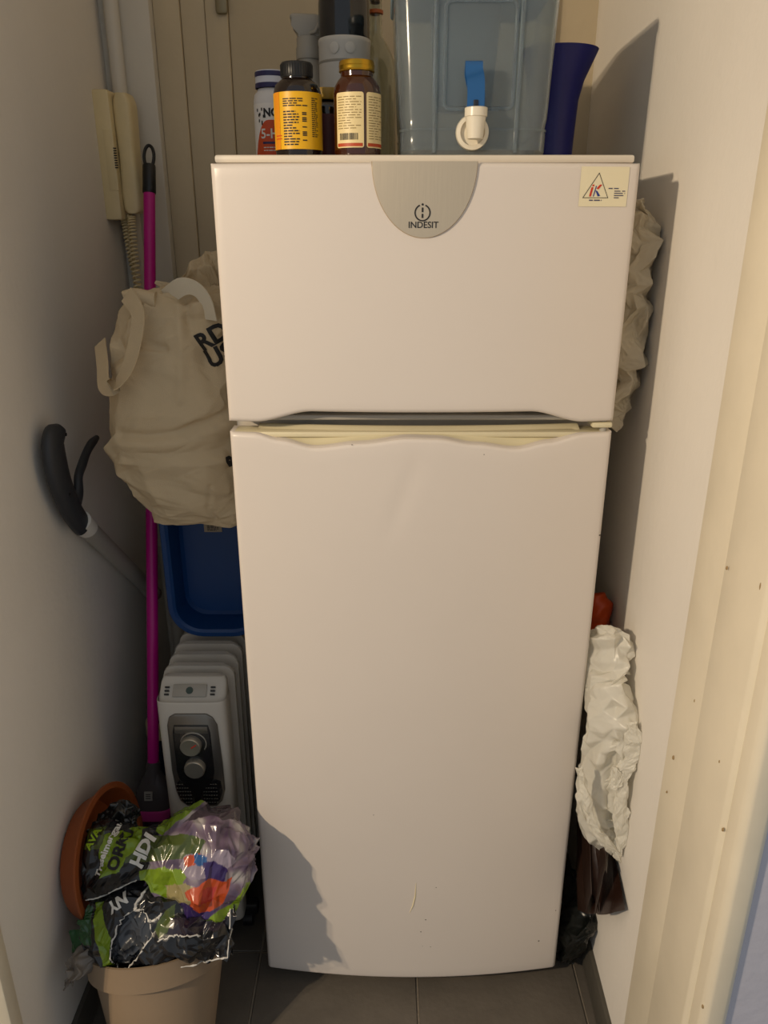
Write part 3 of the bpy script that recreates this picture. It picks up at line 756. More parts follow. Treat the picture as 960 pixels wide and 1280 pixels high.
def tote_d(p):
    d = .004*cr(p)
    if p.y < YT:
        for pts, wd_, dp in folds:
            q = Vector((p.x, 0, p.z)); m = min(seg_d(q, Vector((a.x, 0, a.z)), Vector((b.x, 0, b.z)))[0] for a, b in zip(pts[:-1], pts[1:]))
            d += dp*math.exp(-(m/wd_)**2)
    return d
rows = [row(352, 232, .014, 1.235), row(362, 190, .026, 1.225), row(378, 166, .036), row(415, 148, .046), row(455, 139, .052), row(510, 137, .056), row(555, 137, .054), row(585, 149, .050), row(615, 170, .042), row(638, 184, .030), row(652, 197, .012, YT-.004, -.236)]
tb = thing('tote_bag', (-.33, YT, rows[-1][0].z), 'rumpled natural canvas tote bag with black print, stuffed beside the refrigerator', 'bag')
tbm = crumpled(rows, 16, 20, ((.0042, .004, 3), (.0006, .0005, 2)), 12, 2.6, tote_d, 3)
tbm = ([Vector((min(v.x, -.2235), v.y, v.z)) for v in tbm[0]], tbm[1])
body = obj('bag_body', tbm, canvas, tb, angle=70)
bvh = BVHTree.FromPolygons(tbm[0], tbm[1])
def tp(px, py, y): return at(px, py, y)
obj('strap', ribbon([tp(158, 368, 1.17), tp(172, 392, 1.145), tp(168, 430, 1.135), tp(158, 462, 1.130), tp(142, 483, 1.130), tp(130, 480, 1.145), tp(128, 455, 1.17), tp(125, 428, 1.20)], .026, .0016, 8, (.75, -.3, .5)), canvas, tb, angle=70)
obj('strap', ribbon([tp(208, 372, 1.20), tp(228, 358, 1.17), tp(246, 362, 1.16), tp(258, 378, 1.16), tp(264, 400, 1.165)], .026, .0016, 8, (.35, -.5, .7)), mat('pale_webbing', '#ddd2ba', .85, bump=.2, bscale=500), tb, angle=70)
flp = crumpled([(at(205, 362, 1.21), Vector((.012, 0, -.006)), Vector((0, .004, .004))), (at(228, 350, 1.215), Vector((.008, 0, .012)), Vector((0, .012, 0))), (at(250, 340, 1.22), Vector((.004, 0, .022)), Vector((0, .016, 0))), (at(268, 343, 1.225), Vector((0, 0, .030)), Vector((0, .018, 0))), (at(280, 352, 1.23), Vector((0, 0, .034)), Vector((0, .016, 0)))], 10, 8, ((.005, .003, 3), (.0006, .0005, 2)), 15)
flp = ([Vector((min(v.x, -.2235), v.y, v.z)) for v in flp[0]], flp[1])
obj('folded_edge', flp, canvas, tb, angle=70)
fl2 = loft([(at(157, 373, 1.18), Vector((.004, 0, -.010)), Vector((0, .006, 0))), (at(172, 371, 1.18), Vector((.002, 0, -.012)), Vector((0, .012, 0))), (at(196, 376, 1.185), Vector((0, 0, -.013)), Vector((0, .014, 0)))], 40, 30, 2.2, lambda p: .002*crumple(6, 30)(p))
obj('folded_edge', fl2, canvas, tb, angle=70)
ex, ey = Vector((.88, 0, -.0)), Vector((0, 0, 1))
def rot2(vf, deg): return place(vf, Matrix.Rotation(math.radians(deg), 4, 'Z'))
for s, px, py, size, deg in (('RDU', 272, 418, .036, 28), ('US', 272, 447, .038, 22), ('M', 289, 581, .024, 10)):
    tv = rot2(flat_text(s, size, .0013), deg)
    tv = decal(tv, at(px, py, YT-.05), Vector((1, 0, 0)), ey, bvh, Vector((0, 1, 0)), .0010)
    obj('print', tv, ink_k, body, False)

# ------------------------------------------------------------ blue tub standing on the heater
blue = mat('blue_tub_plastic', '#0d3c74', .35, bump=.02, bscale=80)
bt = thing('plastic_tub', (-.322, 1.36, .612), 'dark blue plastic wash tub on end between tote bag and heater', 'tub')
tcx, tcz0, tcz1 = -.3215, .613, .985
def tubring(ins, y, n=8): 
    P = rr(tcx, (tcz0+tcz1)/2, .0925-ins, (tcz1-tcz0)/2-ins, max(.064-ins, .01), n); return [Vector((x, y, z)) for x, z in P]
R = [tubring(.002, 1.312), tubring(0, 1.3145), tubring(0, 1.322), tubring(.008, 1.324), tubring(.016, 1.372), tubring(.022, 1.378), tubring(.026, 1.374), tubring(.020, 1.368), tubring(.0160, 1.326), tubring(.0150, 1.316), tubring(.010, 1.312)]
n = len(R[0]); V = [p for r_ in R for p in r_]; F = []
for i in range(len(R)-1):
    for k in range(n): F.append((i*n+k, i*n+(k+1) % n, (i+1)*n+(k+1) % n, (i+1)*n+k))
for k in range(n): F.append(((len(R)-1)*n+k, (len(R)-1)*n+(k+1) % n, (k+1) % n, k))
F.append(tuple(5*n+k for k in range(n))); F.append(tuple(6*n+k for k in range(n-1, -1, -1)))
obj('tub_body', (V, F), blue, bt, angle=35)
sp = at(266, 660, 1.372)
stk = obj('price_sticker', box(sp.x-.017, sp.x+.017, 1.3725, 1.3738, sp.z-.0085, sp.z+.0085), mat('sticker_tan', '#a3937c', .6), bt)
obj('small_print', place(text_lines(-.011, .011, -.005, .005, .003, .5, 31, .005), Matrix(((1, 0, 0, sp.x), (0, 0, -1, 1.3720), (0, 1, 0, sp.z), (0, 0, 0, 1)))), ink_k, stk, False)

# ------------------------------------------------------------ oil heater
HX = -.343; hw = .062
he = thing('oil_radiator', (HX, 1.35, 0), 'white oil-filled radiator with two silver dials, squeezed beside the refrigerator', 'heater')
hwhite = mat('heater_white', '#c7c1b6', .38)
def hsec(z, y0, y1, w): return (Vector((HX, (y0+y1)/2, z)), Vector((w, 0, 0)), Vector((0, (y1-y0)/2, 0)))
obj('front_housing', loft([hsec(.060, 1.165, 1.205, .058), hsec(.075, 1.152, 1.207, .0615), hsec(.30, 1.150, 1.208, .062), hsec(.552, 1.150, 1.208, .062), hsec(.562, 1.155, 1.208, .0615), hsec(.577, 1.170, 1.208, .060), hsec(.592, 1.186, 1.208, .0585), hsec(.599, 1.194, 1.207, .054)], 48, 70, 5.0), hwhite, he, angle=60)
fin_me = None
for k in range(8):
    y = 1.232 + .040*k
    if fin_me is None:
        P = rr(HX, .332, .066, .270, .022, 6)
        f = obj('fin', prism(P, y-.006, y+.006, 'y', .004), hwhite, he); fin_me = f.data; fy = y
    else:
        f = bpy.data.objects.new('fin', fin_me); C.objects.link(f); f.parent = he; f.location = (0, y-fy, 0)
obj('core', box(HX-.030, HX+.030, 1.20, 1.52, .09, .57, .008), mat('core_dark', '#4f4b45', .6), he)
for y in (1.20, 1.49): obj('foot', join(box(HX-.06, HX+.085, y-.012, y+.012, .034, .062, .006), *[lathe([(.0, -.010), (.017, -.010), (.017, .010), (.0, .010)], 20, frame((HX+s*.05+.012, y, .0175), (1, 0, 0))) for s in (-1, 1)]), black_p, he)
YH = 1.1495
def hp_(cx, cy):  # measured on the front plate, from crop fractions: u across, z up
    return (HX + cx*hw, cy)
pan = [(-.70, .528), (-.62, .545), (-.45, .552), (.45, .552), (.62, .545), (.74, .528), (.80, .44), (.80, .385), (.70, .362), (.52, .350), (-.36, .350), (-.56, .362), (-.66, .385), (-.70, .43)]
obj('bezel', prism([hp_(*p) for p in pan], YH-.003, YH+.004, 'y', .0018), mat('bezel_silver', '#7b7872', .3, metal=.8), he)
pan2 = [(-.55, .515), (-.50, .530), (.48, .530), (.53, .515), (.55, .430), (.50, .412), (.22, .392), (.10, .378), (.06, .353), (-.10, .353), (-.14, .378), (-.26, .392), (-.50, .412), (-.55, .430)]
pn = obj('control_panel', prism([hp_(*p) for p in pan2], YH-.0046, YH, 'y', .0008), mat('panel_black', '#1b1b1c', .25, coat=.4), he)
obj('window_band', box(HX-.48*hw, HX+.46*hw, YH-.0052, YH-.003, .513, .527, .0008), mat('band_silver', '#7f7a72', .3, metal=.6), pn)
for s in (-1, 1):
    P = [hp_(.10+s*.12 if s > 0 else -.14-.12+.12, 0)]
    pp = [(.14, .380), (.24, .394), (.54, .412), (.70, .408), (.74, .385), (.64, .366), (.50, .355), (.12, .355)] if s > 0 else [(-.18, .380), (-.28, .394), (-.52, .410), (-.62, .400), (-.62, .385), (-.52, .366), (-.36, .355), (-.16, .355)]
    g = obj('grille', prism([hp_(*p) for p in pp], YH-.0040, YH, 'y', .0006), mat('panel_black', '#1b1b1c'), he)
    L = []
    for i in range(6):
        for q in range(6):
            x, z = s*(.20+.075*i)-(.02), .360 + .0082*q
            if in_poly(x, z, pp): L.append(box(HX+x*hw-.0014, HX+x*hw+.0014, YH-.0046, YH-.0038, z-.0007, z+.0007))
    if L: obj('grille_dots', join(*L), mat('dot_silver', '#9d998f', .4, metal=.5), g)
for zc, dial in ((.490, True), (.441, False)):
    kx = HX - .04*hw + (0 if dial else .003)
    kn = obj('knob', lathe([(.0188, 0), (.0188, .010), (.0168, .0125), (.006, .0118), (0, .0118)], 36, frame((kx, YH-.004, zc), (0, -1, 0))), mat('knob_metal', '#b7b2a6', .3, metal=.75), he)
    if dial:
        arc = [Vector((kx+.004+.0225*math.cos(a), YH-.005, zc+.002+.0225*math.sin(a))) for a in [math.radians(-35+4.6*i) for i in range(46)]]
        obj('dial_ring', tube(arc, .0012, 6), mat('dot_silver', '#9d998f'), he)
        obj('pointer', tube([(kx+.002, YH-.0165, zc+.000), (kx+.0115, YH-.0165, zc+.007)], .0011, 6), mat('red_ink', '#c8371c'), kn)
# plate on the sloping top
M = Matrix.Translation((HX-.004, 1.1735, .5835)) @ Matrix.Rotation(math.radians(44), 4, 'X')
pl = obj('rating_plate', place(box(-.030, .030, -.011, .011, -.001, .0016, .0006), M), mat('plate_grey', '#a49e93', .4), he)
obj('emblem', place(lathe([(.0035, .0019), (.0065, .0019), (.0065, .0022), (.0035, .0022)], 20), M), mat('emblem_dark', '#3b4a44', .5), pl)
for s in (-1, 1):
    for k in range(3): obj('vent_slot', place(box(s*.041-.004, s*.041+.004, -.008+.0065*k, -.0055+.0065*k, -.004, .0012), M), black_p, he)

# ------------------------------------------------------------ things in the shadow behind the broom
c0 = at(186, 905, 1.40)
cb = thing('cleaner_bottle', (-.492, 1.42, 0), 'dark blue bottle with beige cap in the shadow behind the broom', 'bottle')
obj('body', lathe([(.030, 0), (.034, .004), (.034, .25), (.030, .29), (.018, .315), (0, .315)], 32, T(-.492, 1.42, 0)), mat('bottle_navy', '#18263f', .35), cb)
obj('cap', lathe([(.031, .312), (.032, .314), (.031, .345), (.029, .348), (0, .348)], 32, T(-.492, 1.42, 0)), mat('beige_plastic', '#c9b88e'), cb)
obj('spout', lathe([(.015, .348), (.012, .385), (.009, .395), (0, .395)], 24, T(-.492, 1.42, 0)), mat('dark_red_plastic', '#4a1414', .4), cb)
tag(obj('wooden_stick', tube([(-.425, 1.60, 0), (-.418, 1.685, 1.02)], .010, 12), mat('stick_olive', '#5d5740', .7), None, True, (-.425, 1.60, 0)), 'thin olive wooden stick leaning upright behind the heater', 'stick')

# ------------------------------------------------------------ planter, saucer, soil bag
taupe = mat('taupe_plastic', '#897660', .5, bump=.04, bscale=90, var=.05, vscale=9)
ax = Vector((-.085, .40, .91)).normalized(); rim_c = Vector((-.388, .985, .248))
M0 = frame(rim_c - ax*.215, ax, (0, 1, 0))
prof = [(.0, 0), (.070, 0), (.076, .004), (.106, .165), (.1065, .170), (.1165, .173), (.1215, .212), (.1225, .215), (.1185, .2155), (.1135, .176), (.1025, .165), (.072, .008), (0, .008)]
V, F = lathe(prof, 64, M0); dz = min(v.z for v in V); V = [v - Vector((0, 0, dz-.0005)) for v in V]; M0.translation.z -= dz-.0005
pt = thing('planter', (rim_c.x, .90, 0), 'taupe plastic planter with wide rim, tilted back, holding a crumpled soil bag', 'planter')
obj('pot', (V, F), taupe, pt, angle=30)
obj('soil', place(lathe([(0, .0165), (.05, .018), (.098, .014), (.098, .012), (0, .012)], 40, T(0, 0, .135)), M0), mat('potting_soil', '#1d1712', .95, bump=.8, bscale=90), pt)
terra = mat('terracotta_plastic', '#8f4a22', .5, bump=.04, bscale=60, var=.08, vscale=10)
sa = Vector((.98, -.08, .14)).normalized(); scn = Vector((-.47, 1.060, .318))
sV = lathe([(0, 0), (.090, 0), (.098, .003), (.114, .036), (.123, .040), (.1235, .044), (.113, .0445), (.1095, .040), (.093, .0055), (0, .0045)], 64, frame(scn - sa*.03, sa))
mx = min(v.x for v in sV[0])
sV = ([v + Vector((XL+.002-mx, 0, 0)) for v in sV[0]], sV[1])
rim0 = scn + sa*.0155 + Vector((XL+.002-mx, 0, 0))
def off_saucer(vf, bowl=False):
    """film lying against the saucer is pressed out in front of its rim (or into its bowl)"""
    V = []
    for v in vf[0]:
        d = (v-rim0).dot(sa); r = (v-rim0-sa*d).length
        lo = -.028 if bowl and r < .088 else .0015
        if r < .128 and d < lo: v = v + sa*(lo-d)
        V.append(Vector((max(v.x, XL+.002), v.y, v.z)))
    return V, vf[1]
tag(obj('plant_saucer', sV, terra, None, True, scn, angle=35), 'round terracotta-coloured saucer standing on edge against the left wall', 'saucer')

MI = M0.inverted()
def in_pot(vf):
    """the part of the bag below the rim sits inside the pot, on the soil"""
    V = []
    for v in vf[0]:
        q = MI @ v; r = math.hypot(q.x, q.y)
        if q.z < .2165 and r < .130:
            k = min(1, (.1015 if q.z < .176 else .1060)/r) if r > 1e-6 else 1
            v = M0 @ Vector((q.x*k, q.y*k, max(q.z, .1555)))
        V.append(v)
    return V, vf[1]
# the soil bag: own axes, x across, u up along its leaning face, n out of the face
BC = Vector((-.364, .980, .345)); bxv = Vector((1, 0, 0)); bu = Vector((0, .60, .80)); bn = Vector((0, -.80, .60)); K = .001327
def bl(px, py, n=0.0): return BC + bxv*((px-205)*K) + bu*((1100-py)*K) + bn*n
def rgb(s): return hx(s)
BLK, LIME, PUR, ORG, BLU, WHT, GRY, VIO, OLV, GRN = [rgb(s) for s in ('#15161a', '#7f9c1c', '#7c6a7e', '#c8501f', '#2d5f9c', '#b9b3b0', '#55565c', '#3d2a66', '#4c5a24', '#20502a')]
def paint(V, layers, base, wob=.0035, dy=0):
    cols = []
    for v in V:
        d = v - BC; wv = noise.noise_vector(v*55)*wob + noise.noise_vector(v*160)*wob*.35
        x = (d.dot(bxv)+wv.x)/K + 205; y = 1100 + dy - (d.dot(bu)+wv.z)/K
        c = base
        for P, col in layers:
            if in_poly(x, y, P): c = col
        if c is PUR:  # pale and dark mottling: petal print plus film sheen painted into the colour
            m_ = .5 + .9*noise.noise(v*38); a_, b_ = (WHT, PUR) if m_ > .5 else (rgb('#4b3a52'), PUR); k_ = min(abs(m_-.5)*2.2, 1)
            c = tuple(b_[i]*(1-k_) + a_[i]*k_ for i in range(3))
        cols.append(tuple(q*.75 for q in c))   # ink strength of the print, the same everywhere
    return cols
bagm = mat('printed_bag_film', '#222222', .26, attr=True, bump=.05, bscale=120, coat=.3)
sb = thing('soil_bag', bl(205, 1190), 'crumpled black and lime potting soil bag with flower print, stuffed in the planter', 'bag')
c1 = crumple(21, 30, 5); c2 = crumple(22, 75, 5)
def bag_d(p): return .020*c1(p) + .010*c2(p)
def bs_(px, ytop, ybot, dep, n=0.0):
    return (bl(px, (ytop+ybot)/2, n), bu*((ybot-ytop)/2*K), bn*dep)
ups = [bs_(90, 1050, 1118, .010), bs_(104, 1036, 1126, .026), bs_(130, 1032, 1122, .036, .004), bs_(160, 1040, 1112, .040, .008), bs_(190, 1036, 1112, .044, .010), bs_(215, 1020, 1128, .052, .008), bs_(245, 1010, 1146, .060, .005), bs_(275, 1013, 1146, .060, .003), bs_(300, 1030, 1122, .046, .002), bs_(314, 1055, 1088, .018)]
bv = off_saucer(crumpled(ups, 15, 18, ((.0062, .0035, 2), (.0011, .0008, 2), (.0, .0, 2)), 21))
bv = in_pot(bv)
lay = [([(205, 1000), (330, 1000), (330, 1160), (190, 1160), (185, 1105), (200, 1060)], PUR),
       ([(200, 1000), (262, 1000), (245, 1012), (205, 1045), (196, 1040)], LIME),
       ([(262, 1005), (330, 1000), (330, 1040), (300, 1030), (262, 1022), (230, 1030)], rgb('#4a4048')),
       ([(165, 1050), (235, 1042), (262, 1050), (255, 1066), (215, 1072), (165, 1075)], OLV),
       ([(183, 1085), (215, 1078), (245, 1085), (238, 1100), (240, 1112), (225, 1118), (190, 1105)], LIME),
       ([(214, 1100), (244, 1095), (262, 1108), (246, 1122), (218, 1116)], rgb('#a79a6a')),
       ([(240, 1065), (290, 1060), (300, 1075), (282, 1090), (250, 1090), (232, 1080)], rgb('#a093a3')),
       ([(238, 1068), (258, 1062), (256, 1074), (240, 1078)], ORG),
       ([(250, 1062), (266, 1066), (268, 1078), (256, 1078), (250, 1072)], BLU),
       ([(262, 1075), (276, 1070), (292, 1085), (282, 1098), (268, 1096)], VIO),
       ([(242, 1105), (262, 1096), (270, 1092), (288, 1094), (296, 1090), (290, 1108), (284, 1124), (262, 1132), (244, 1130), (252, 1116)], ORG),
       ([(264, 1104), (278, 1100), (274, 1118), (262, 1120)], rgb('#c23a2e')),
       ([(226, 1122), (244, 1118), (258, 1130), (280, 1128), (258, 1146), (226, 1140)], VIO),
       ([(222, 1139), (262, 1141), (296, 1122), (312, 1098), (314, 1106), (300, 1132), (270, 1152), (222, 1152)], LIME),
       ([(132, 1045), (178, 1036), (180, 1058), (166, 1070), (158, 1086), (134, 1092), (130, 1070)], LIME),
       ([(108, 1040), (132, 1036), (130, 1060), (110, 1062)], OLV),
       ([(113, 1045), (128, 1041), (126, 1056), (115, 1058)], rgb('#23260f')),
       ([(86, 1045), (106, 1046), (106, 1062), (88, 1062)], rgb('#4d2f47'))]
bo = obj('bag_body', bv, bagm, sb, angle=75, cols=None)
def setcols(o, cols):
    a = o.data.color_attributes.new('Col', 'FLOAT_COLOR', 'POINT')
    for i, c in enumerate(cols): a.data[i].color = (*c, 1)
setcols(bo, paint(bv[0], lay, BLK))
bb = BVHTree.FromPolygons(bv[0], bv[1])
def bag_text(s, px, py, size, deg, m, par, bvh_, bold=.0008):
    tv = rot2(flat_text(s, size, bold), deg)
    dv = decal(tv, bl(px, py), bxv, bu, bvh_, -bn, .0009)
    if dv[1]: obj('lettering', dv, m, par, False)
bag_text('Treseimergar', 137, 1062, .0150, 76, ink_w, bo, bb, .0005)
bag_text('ORKI', 155, 1062, .026, 76, ink_k, bo, bb, .0012)
bag_text('HDI', 186, 1062, .030, 66, ink_w, bo, bb, .0014)
bag_text('AVA', 119, 1050, .016, 70, mat('lime_ink', '#8fae1c', .4), bo, bb, .0006)
obj('folded_tail', off_saucer(crumpled([(bl(98, 1046, -.02), bxv*.006, bn*.004), (bl(108, 1036, -.03), bu*.014, bn*.008), (bl(126, 1026, -.03), bu*.020, bn*.012), (bl(144, 1024, -.03), bu*.022, bn*.012), (bl(158, 1030, -.03), bu*.014, bn*.008)], 10, 8, ((.004, .002, 2), (.001, .001, 2)), 77), True), mat('black_print_film', '#1a1c1c', .25, coat=.3), sb, angle=75)
# lower front of the bag, torn open
fls = [bs_(112, 1135, 1165, .006, .010), bs_(132, 1118, 1186, .018, .012), bs_(157, 1104, 1196, .026, .016), bs_(187, 1102, 1190, .030, .018), bs_(217, 1108, 1188, .031, .018), bs_(247, 1124, 1188, .031, .016), bs_(277, 1116, 1184, .026, .012), bs_(294, 1112, 1181, .010, .010)]
c3 = crumple(31, 34, 5); c4 = crumple(32, 85, 5)
tear = [(152, 1184), (156, 1168), (164, 1150), (176, 1140), (190, 1138), (198, 1152), (203, 1166), (194, 1178), (186, 1190), (172, 1204), (158, 1204)]
def fl_d(p):
    d = p - BC; x = d.dot(bxv)/K+205; y = 1100-d.dot(bu)/K; r = 0
    if d.dot(bn) > .01 and in_poly(x, y+10, tear): r -= .010
    return r
fv = crumpled(fls, 14, 14, ((.0060, .0035, 2), (.0011, .0008, 2), (.0, .0, 2)), 31, 2.4, fl_d)
fv = in_pot(off_saucer(fv))
lay2 = [([(124, 1128), (134, 1122), (140, 1150), (152, 1170), (150, 1186), (156, 1204), (148, 1206), (136, 1180), (128, 1160)], LIME),
        ([(104, 1130), (122, 1140), (128, 1180), (114, 1180), (104, 1160)], GRN),
        ([(216, 1140), (230, 1130), (226, 1160), (212, 1168), (205, 1160)], OLV),
        ([(224, 1146), (292, 1140), (288, 1158), (250, 1166), (222, 1164)], rgb('#2b2230')),
        ([(164, 1206), (178, 1204), (180, 1214), (164, 1216)], LIME), ([(152, 1200), (164, 1202), (162, 1216), (148, 1214)], LIME),
        (tear, rgb('#3d4148'))]
fo = obj('torn_front', fv, bagm, sb, angle=75)
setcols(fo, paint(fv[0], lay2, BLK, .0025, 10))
fb = BVHTree.FromPolygons(fv[0], fv[1])
bag_text('NY', 158, 1120, .024, -145, ink_w, fo, fb, .0010)
film = mat('white_film_edge', '#c9c6c0', .4)
def edge(pts, r, seed, jit=.0018, par=sb, bvh_=None, name='torn_edge', n=7):
    rnd = random.Random(seed); P = cat_rom([bl(a, b - (10 if bvh_ is fb else 0)) for a, b in pts], n); out = []
    for p in P:
        p = p + Vector((rnd.uniform(-jit, jit), 0, 0)) + bu*rnd.uniform(-jit, jit)
        h = bvh_.ray_cast(p + bn*.3, -bn, .6) if bvh_ else None
        out.append(h[0] + bn*.0008 if h and h[0] is not None else p + bn*.02)
    obj(name, tube(out, [r*rnd.uniform(.5, 1.5) for _ in out], 6), film, par)
edge(tear + tear[:1], .0012, 1, .0016, fo, fb, n=5)
edge([(196, 1108), (186, 1122), (180, 1136), (186, 1140)], .0022, 2, .002, fo, fb)
edge([(198, 1150), (206, 1148), (212, 1142)], .0018, 3, .002, fo, fb)
edge([(212, 1170), (226, 1166), (240, 1164), (260, 1166)], .0013, 4, .002, fo, fb)
edge([(222, 1201), (236, 1203), (262, 1199), (285, 1193), (292, 1192)], .0013, 5, .0004, fo, fb, 'seam')
edge([(292, 1192), (293, 1165), (292, 1135)], .0009, 6, .0004, fo, fb, 'seam')
edge([(116, 1119), (130, 1117), (155, 1106), (172, 1098), (182, 1094)], .0011, 7, .0004, bo, bb, 'seam')
# grey carrier bag over the planter rim and green wrapper beside it
gc = crumple(41, 30, 5)
tag(obj('plastic_bag', off_saucer(crumpled([(bl(104, 1212, .02), bxv*.006, bn*.005), (bl(108, 1204, .02), bxv*.012, bn*.008), (bl(116, 1190, .012), bxv*.024, bn*.010), (bl(126, 1176, .004), bxv*.024, bn*.010), (bl(136, 1160, -.004), bxv*.016, bn*.008)], 10, 8, ((.004, .003, 2), (.0008, .0006, 2)), 41)), mat('grey_film', '#6e675f', .45, bump=.1, bscale=80), None, True, bl(118, 1215), angle=75), 'grey plastic bag draped over the planter rim below the terracotta saucer', 'bag')
tag(obj('wrapper', off_saucer(crumpled([(bl(104, 1182, -.012), bxv*.010, bn*.006), (bl(106, 1160, -.012), bxv*.022, bn*.010), (bl(108, 1135, -.014), bxv*.024, bn*.010), (bl(108, 1112, -.016), bxv*.014, bn*.006)], 10, 8, ((.003, .002, 2), (.0008, .0006, 2)), 44)), mat('green_film', '#1c4a26', .35), None, True, bl(106, 1180), angle=75), 'dark green plastic wrapper tucked between soil bag and terracotta saucer', 'wrapper')

# ------------------------------------------------------------ bags in the gap on the right
def rsec(py, xl, xr_, yl, yr_, th, K2=0.9):
    """ring between a point near the refrigerator side and one near the wall"""
    a = at(xl, py, yl); b = at(xr_, py, yr_)
    if b.x > xr(b.y)-.006: b.x = xr(b.y)-.006
    if a.x < .331: a.x = .331
    c_ = (a+b)/2; A = (b-a)/2; n_ = Vector((-A.y, A.x, 0)).normalized()
    return (c_, A, n_*th)
cream_f = mat('cream_cloth_film', '#cbbfa6', .6, bump=.15, bscale=60, transl=.12)
r1 = crumple(51, 34, 5); r2 = crumple(52, 80, 4)
hang = [(252, 792, 804, .010), (268, 790, 816, .022), (300, 788, 826, .030), (335, 785, 824, .030), (368, 783, 812, .026), (400, 781, 818, .028), (440, 777, 812, .028), (462, 775, 804, .024), (485, 772, 806, .026), (510, 769, 796, .020), (530, 767, 780, .008)]
tag(obj('cloth_bag', keep_gap(crumpled([rsec(py, a-8, b, 1.19, 1.175, th) for py, a, b, th in hang], 9, 20, ((.0095, .005, 4), (.0006, .0005, 2)), 51)), cream_f, None, True, at(785, 530, 1.18), angle=75), 'cream crumpled cloth bag hanging in the gap beside the freezer door', 'bag')
q1 = crumple(61, 55, 5)
tag(obj('plastic_bag', keep_gap(loft([rsec(py, a-10, b, 1.20, 1.19, th) for py, a, b, th in ((742, 744, 756, .008), (755, 742, 768, .022), (775, 741, 772, .028), (800, 738, 770, .028), (830, 736, 764, .020))], 80, 80, 2.2, lambda p: .006*q1(p))), mat('orange_film', '#c4481a', .35, transl=.2), None, True, at(755, 830, 1.2), angle=75), 'bright orange plastic bag peeking above the translucent white bag', 'bag')
wfilm = mat('translucent_white_film', '#f2efe4', .24, transl=.30, alpha=.82, bump=.1, bscale=110)
w1 = crumple(71, 38, 5); w2 = crumple(72, 90, 5)
wp = [(787, 744, 768, .008), (796, 740, 780, .020), (820, 737, 786, .026), (845, 735, 784, .024), (858, 732, 774, .020), (880, 730, 790, .028), (905, 727, 799, .030), (930, 724, 794, .028), (960, 722, 786, .026), (990, 720, 781, .022), (1020, 722, 780, .018), (1045, 734, 780, .013), (1064, 752, 780, .008), (1076, 768, 778, .003)]
def wY(py): return 1.085 - .055*sm(790, 920, py) 
wb = thing('plastic_bag', at(760, 1070, 1.03), 'translucent white plastic carrier bag stuffed between refrigerator door and right wall', 'bag')
slit = [at(764, 915, 1.02), at(757, 960, 1.02), at(755, 1000, 1.02), at(764, 1030, 1.02)]
def wd_(p):
    d = 0
    if p.y < 1.05:
        m = min(seg_d(Vector((p.x, 0, p.z)), Vector((a.x, 0, a.z)), Vector((b.x, 0, b.z)))[0] for a, b in zip(slit[:-1], slit[1:]))
        d -= .014*math.exp(-(m/.006)**2)
    return d
wv_ = keep_gap(crumpled([rsec(py, a, b, wY(py)+.03, wY(py)-.035, th) for py, a, b, th in wp], 13, 26, ((.0056, .004, 3), (.0004, .0004, 2)), 71, 2.3, wd_, 4))
obj('bag_body', wv_, wfilm, wb, angle=75)
for P, wid in (([(790, 905), (796, 925), (790, 945), (776, 968), (768, 985)], .030), ([(768, 960), (776, 985), (776, 1015), (778, 1045), (775, 1070)], .022), ([(724, 960), (728, 990), (736, 1020), (750, 1045), (772, 1068)], .020)):
    pts = []
    for a, b in P:
        q = at(a, b, .985); q.x = min(q.x, xr(q.y)-.01); pts.append(q)
    w_ = Vector((.85, -.35, .25)).normalized()
    hs_ = [(q, w_*wid*.5*(.4 if i in (0, len(pts)-1) else 1), Vector((.3, .8, .1))*.0035) for i, q in enumerate(pts)]
    obj('bag_handle', keep_gap(crumpled(hs_, 9, 12, ((.0022, .002, 3), (.0005, .0004, 2)), int(wid*9000))), wfilm, wb, angle=75)
brownp = mat('dark_brown_paper', '#291811', .38, bump=.08, bscale=60, coat=.25)
bg_ = thing('paper_bag', at(750, 1140, 1.0), 'folded dark brown glossy paper bag wedged below the white plastic bag', 'bag')
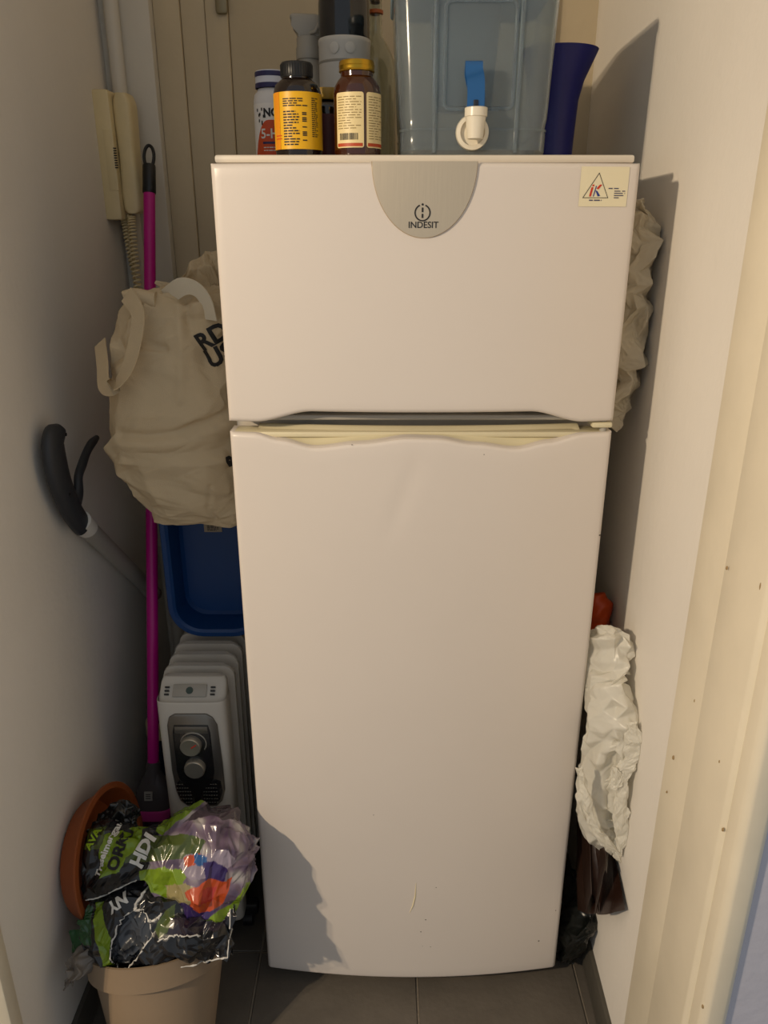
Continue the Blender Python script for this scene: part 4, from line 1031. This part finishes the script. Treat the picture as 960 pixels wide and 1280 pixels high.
def panel(top, bot, th=.0012, sway=.003, seed=1):
    """one folded sheet between an upper and a lower edge, given as points"""
    n, m = 14, 18; V, F = [], []; rnd = random.Random(seed)
    Tt = cat_rom(top, n); Bb = cat_rom(bot, n); nn = len(Tt)
    for j in range(m+1):
        for i in range(nn):
            p = Tt[i].lerp(Bb[i], j/m); q = noise.noise_vector(p*14 + Vector((seed, 0, 0)))*sway; V.append(p + q)
    for j in range(m):
        for i in range(nn-1): F.append((j*nn+i, j*nn+i+1, (j+1)*nn+i+1, (j+1)*nn+i))
    k = len(V); V += [v + Vector((.0, th, 0)) for v in V]; F += [tuple(reversed([i+k for i in f])) for f in F]
    rimi = list(range(nn)) + [j*nn+nn-1 for j in range(1, m+1)] + [m*nn+i for i in range(nn-2, -1, -1)] + [j*nn for j in range(m-1, 0, -1)]
    for a, b in zip(rimi, rimi[1:]+rimi[:1]): F.append((a, b, b+k, a+k))
    return V, F
def wx(px, py, Y):
    p = at(px, py, Y); p.x = max(min(p.x, xr(Y)-.006), .331 if Y > 1.045 else p.x); return p
obj('side_panel', panel([wx(720, 1020, 1.13), wx(740, 1025, 1.11), wx(760, 1030, 1.09), wx(774, 1035, 1.075)], [wx(722, 1138, 1.08), wx(736, 1142, 1.03), wx(755, 1140, .985), wx(770, 1132, .955)], seed=1), brownp, bg_, angle=70)
obj('gusset', panel([wx(746, 1042, 1.075), wx(758, 1042, 1.065), wx(766, 1044, 1.055), wx(774, 1046, 1.05)], [wx(746, 1143, .99), wx(759, 1142, .965), wx(771, 1139, .945), wx(783, 1136, .928)], seed=2), brownp, bg_, angle=70)
obj('gusset', panel([wx(726, 1030, 1.12), wx(734, 1030, 1.10), wx(738, 1030, 1.10), wx(748, 1035, 1.085)], [wx(732, 1142, 1.03), wx(738, 1120, 1.0), wx(741, 1120, 1.0), wx(748, 1142, .985)], seed=3), brownp, bg_, angle=70)
obj('gusset', panel([wx(752, 1050, 1.045), wx(757, 1050, 1.035), wx(762, 1050, 1.040)], [wx(744, 1143, .975), wx(756, 1092, .968), wx(760, 1092, .962)], seed=5), brownp, bg_, angle=70)
k1 = crumple(81, 36, 5)
kb = [(1085, 712, 730, 1.16, 1.13, .010), (1105, 708, 736, 1.16, 1.11, .020), (1130, 706, 742, 1.15, 1.09, .022), (1155, 703, 744, 1.13, 1.06, .024), (1175, 702, 738, 1.12, 1.055, .024), (1192, 702, 726, 1.115, 1.075, .018), (1200, 702, 712, 1.12, 1.09, .008)]
secs = []
for py, a, b, yl, yr_, th in kb:
    s = rsec(py, a, b, yl, yr_, th); secs.append(s)
kv = keep_gap(crumpled(secs, 12, 12, ((.006, .003, 2), (.001, .001, 2)), 81)); dz = min(v.z for v in kv[0])
tag(obj('refuse_bag', kv, mat('black_film', '#101312', .3, bump=.1, bscale=60), None, True, at(715, 1200, 1.11), angle=75), 'black plastic bag slumped on the floor at the refrigerator foot', 'bag')
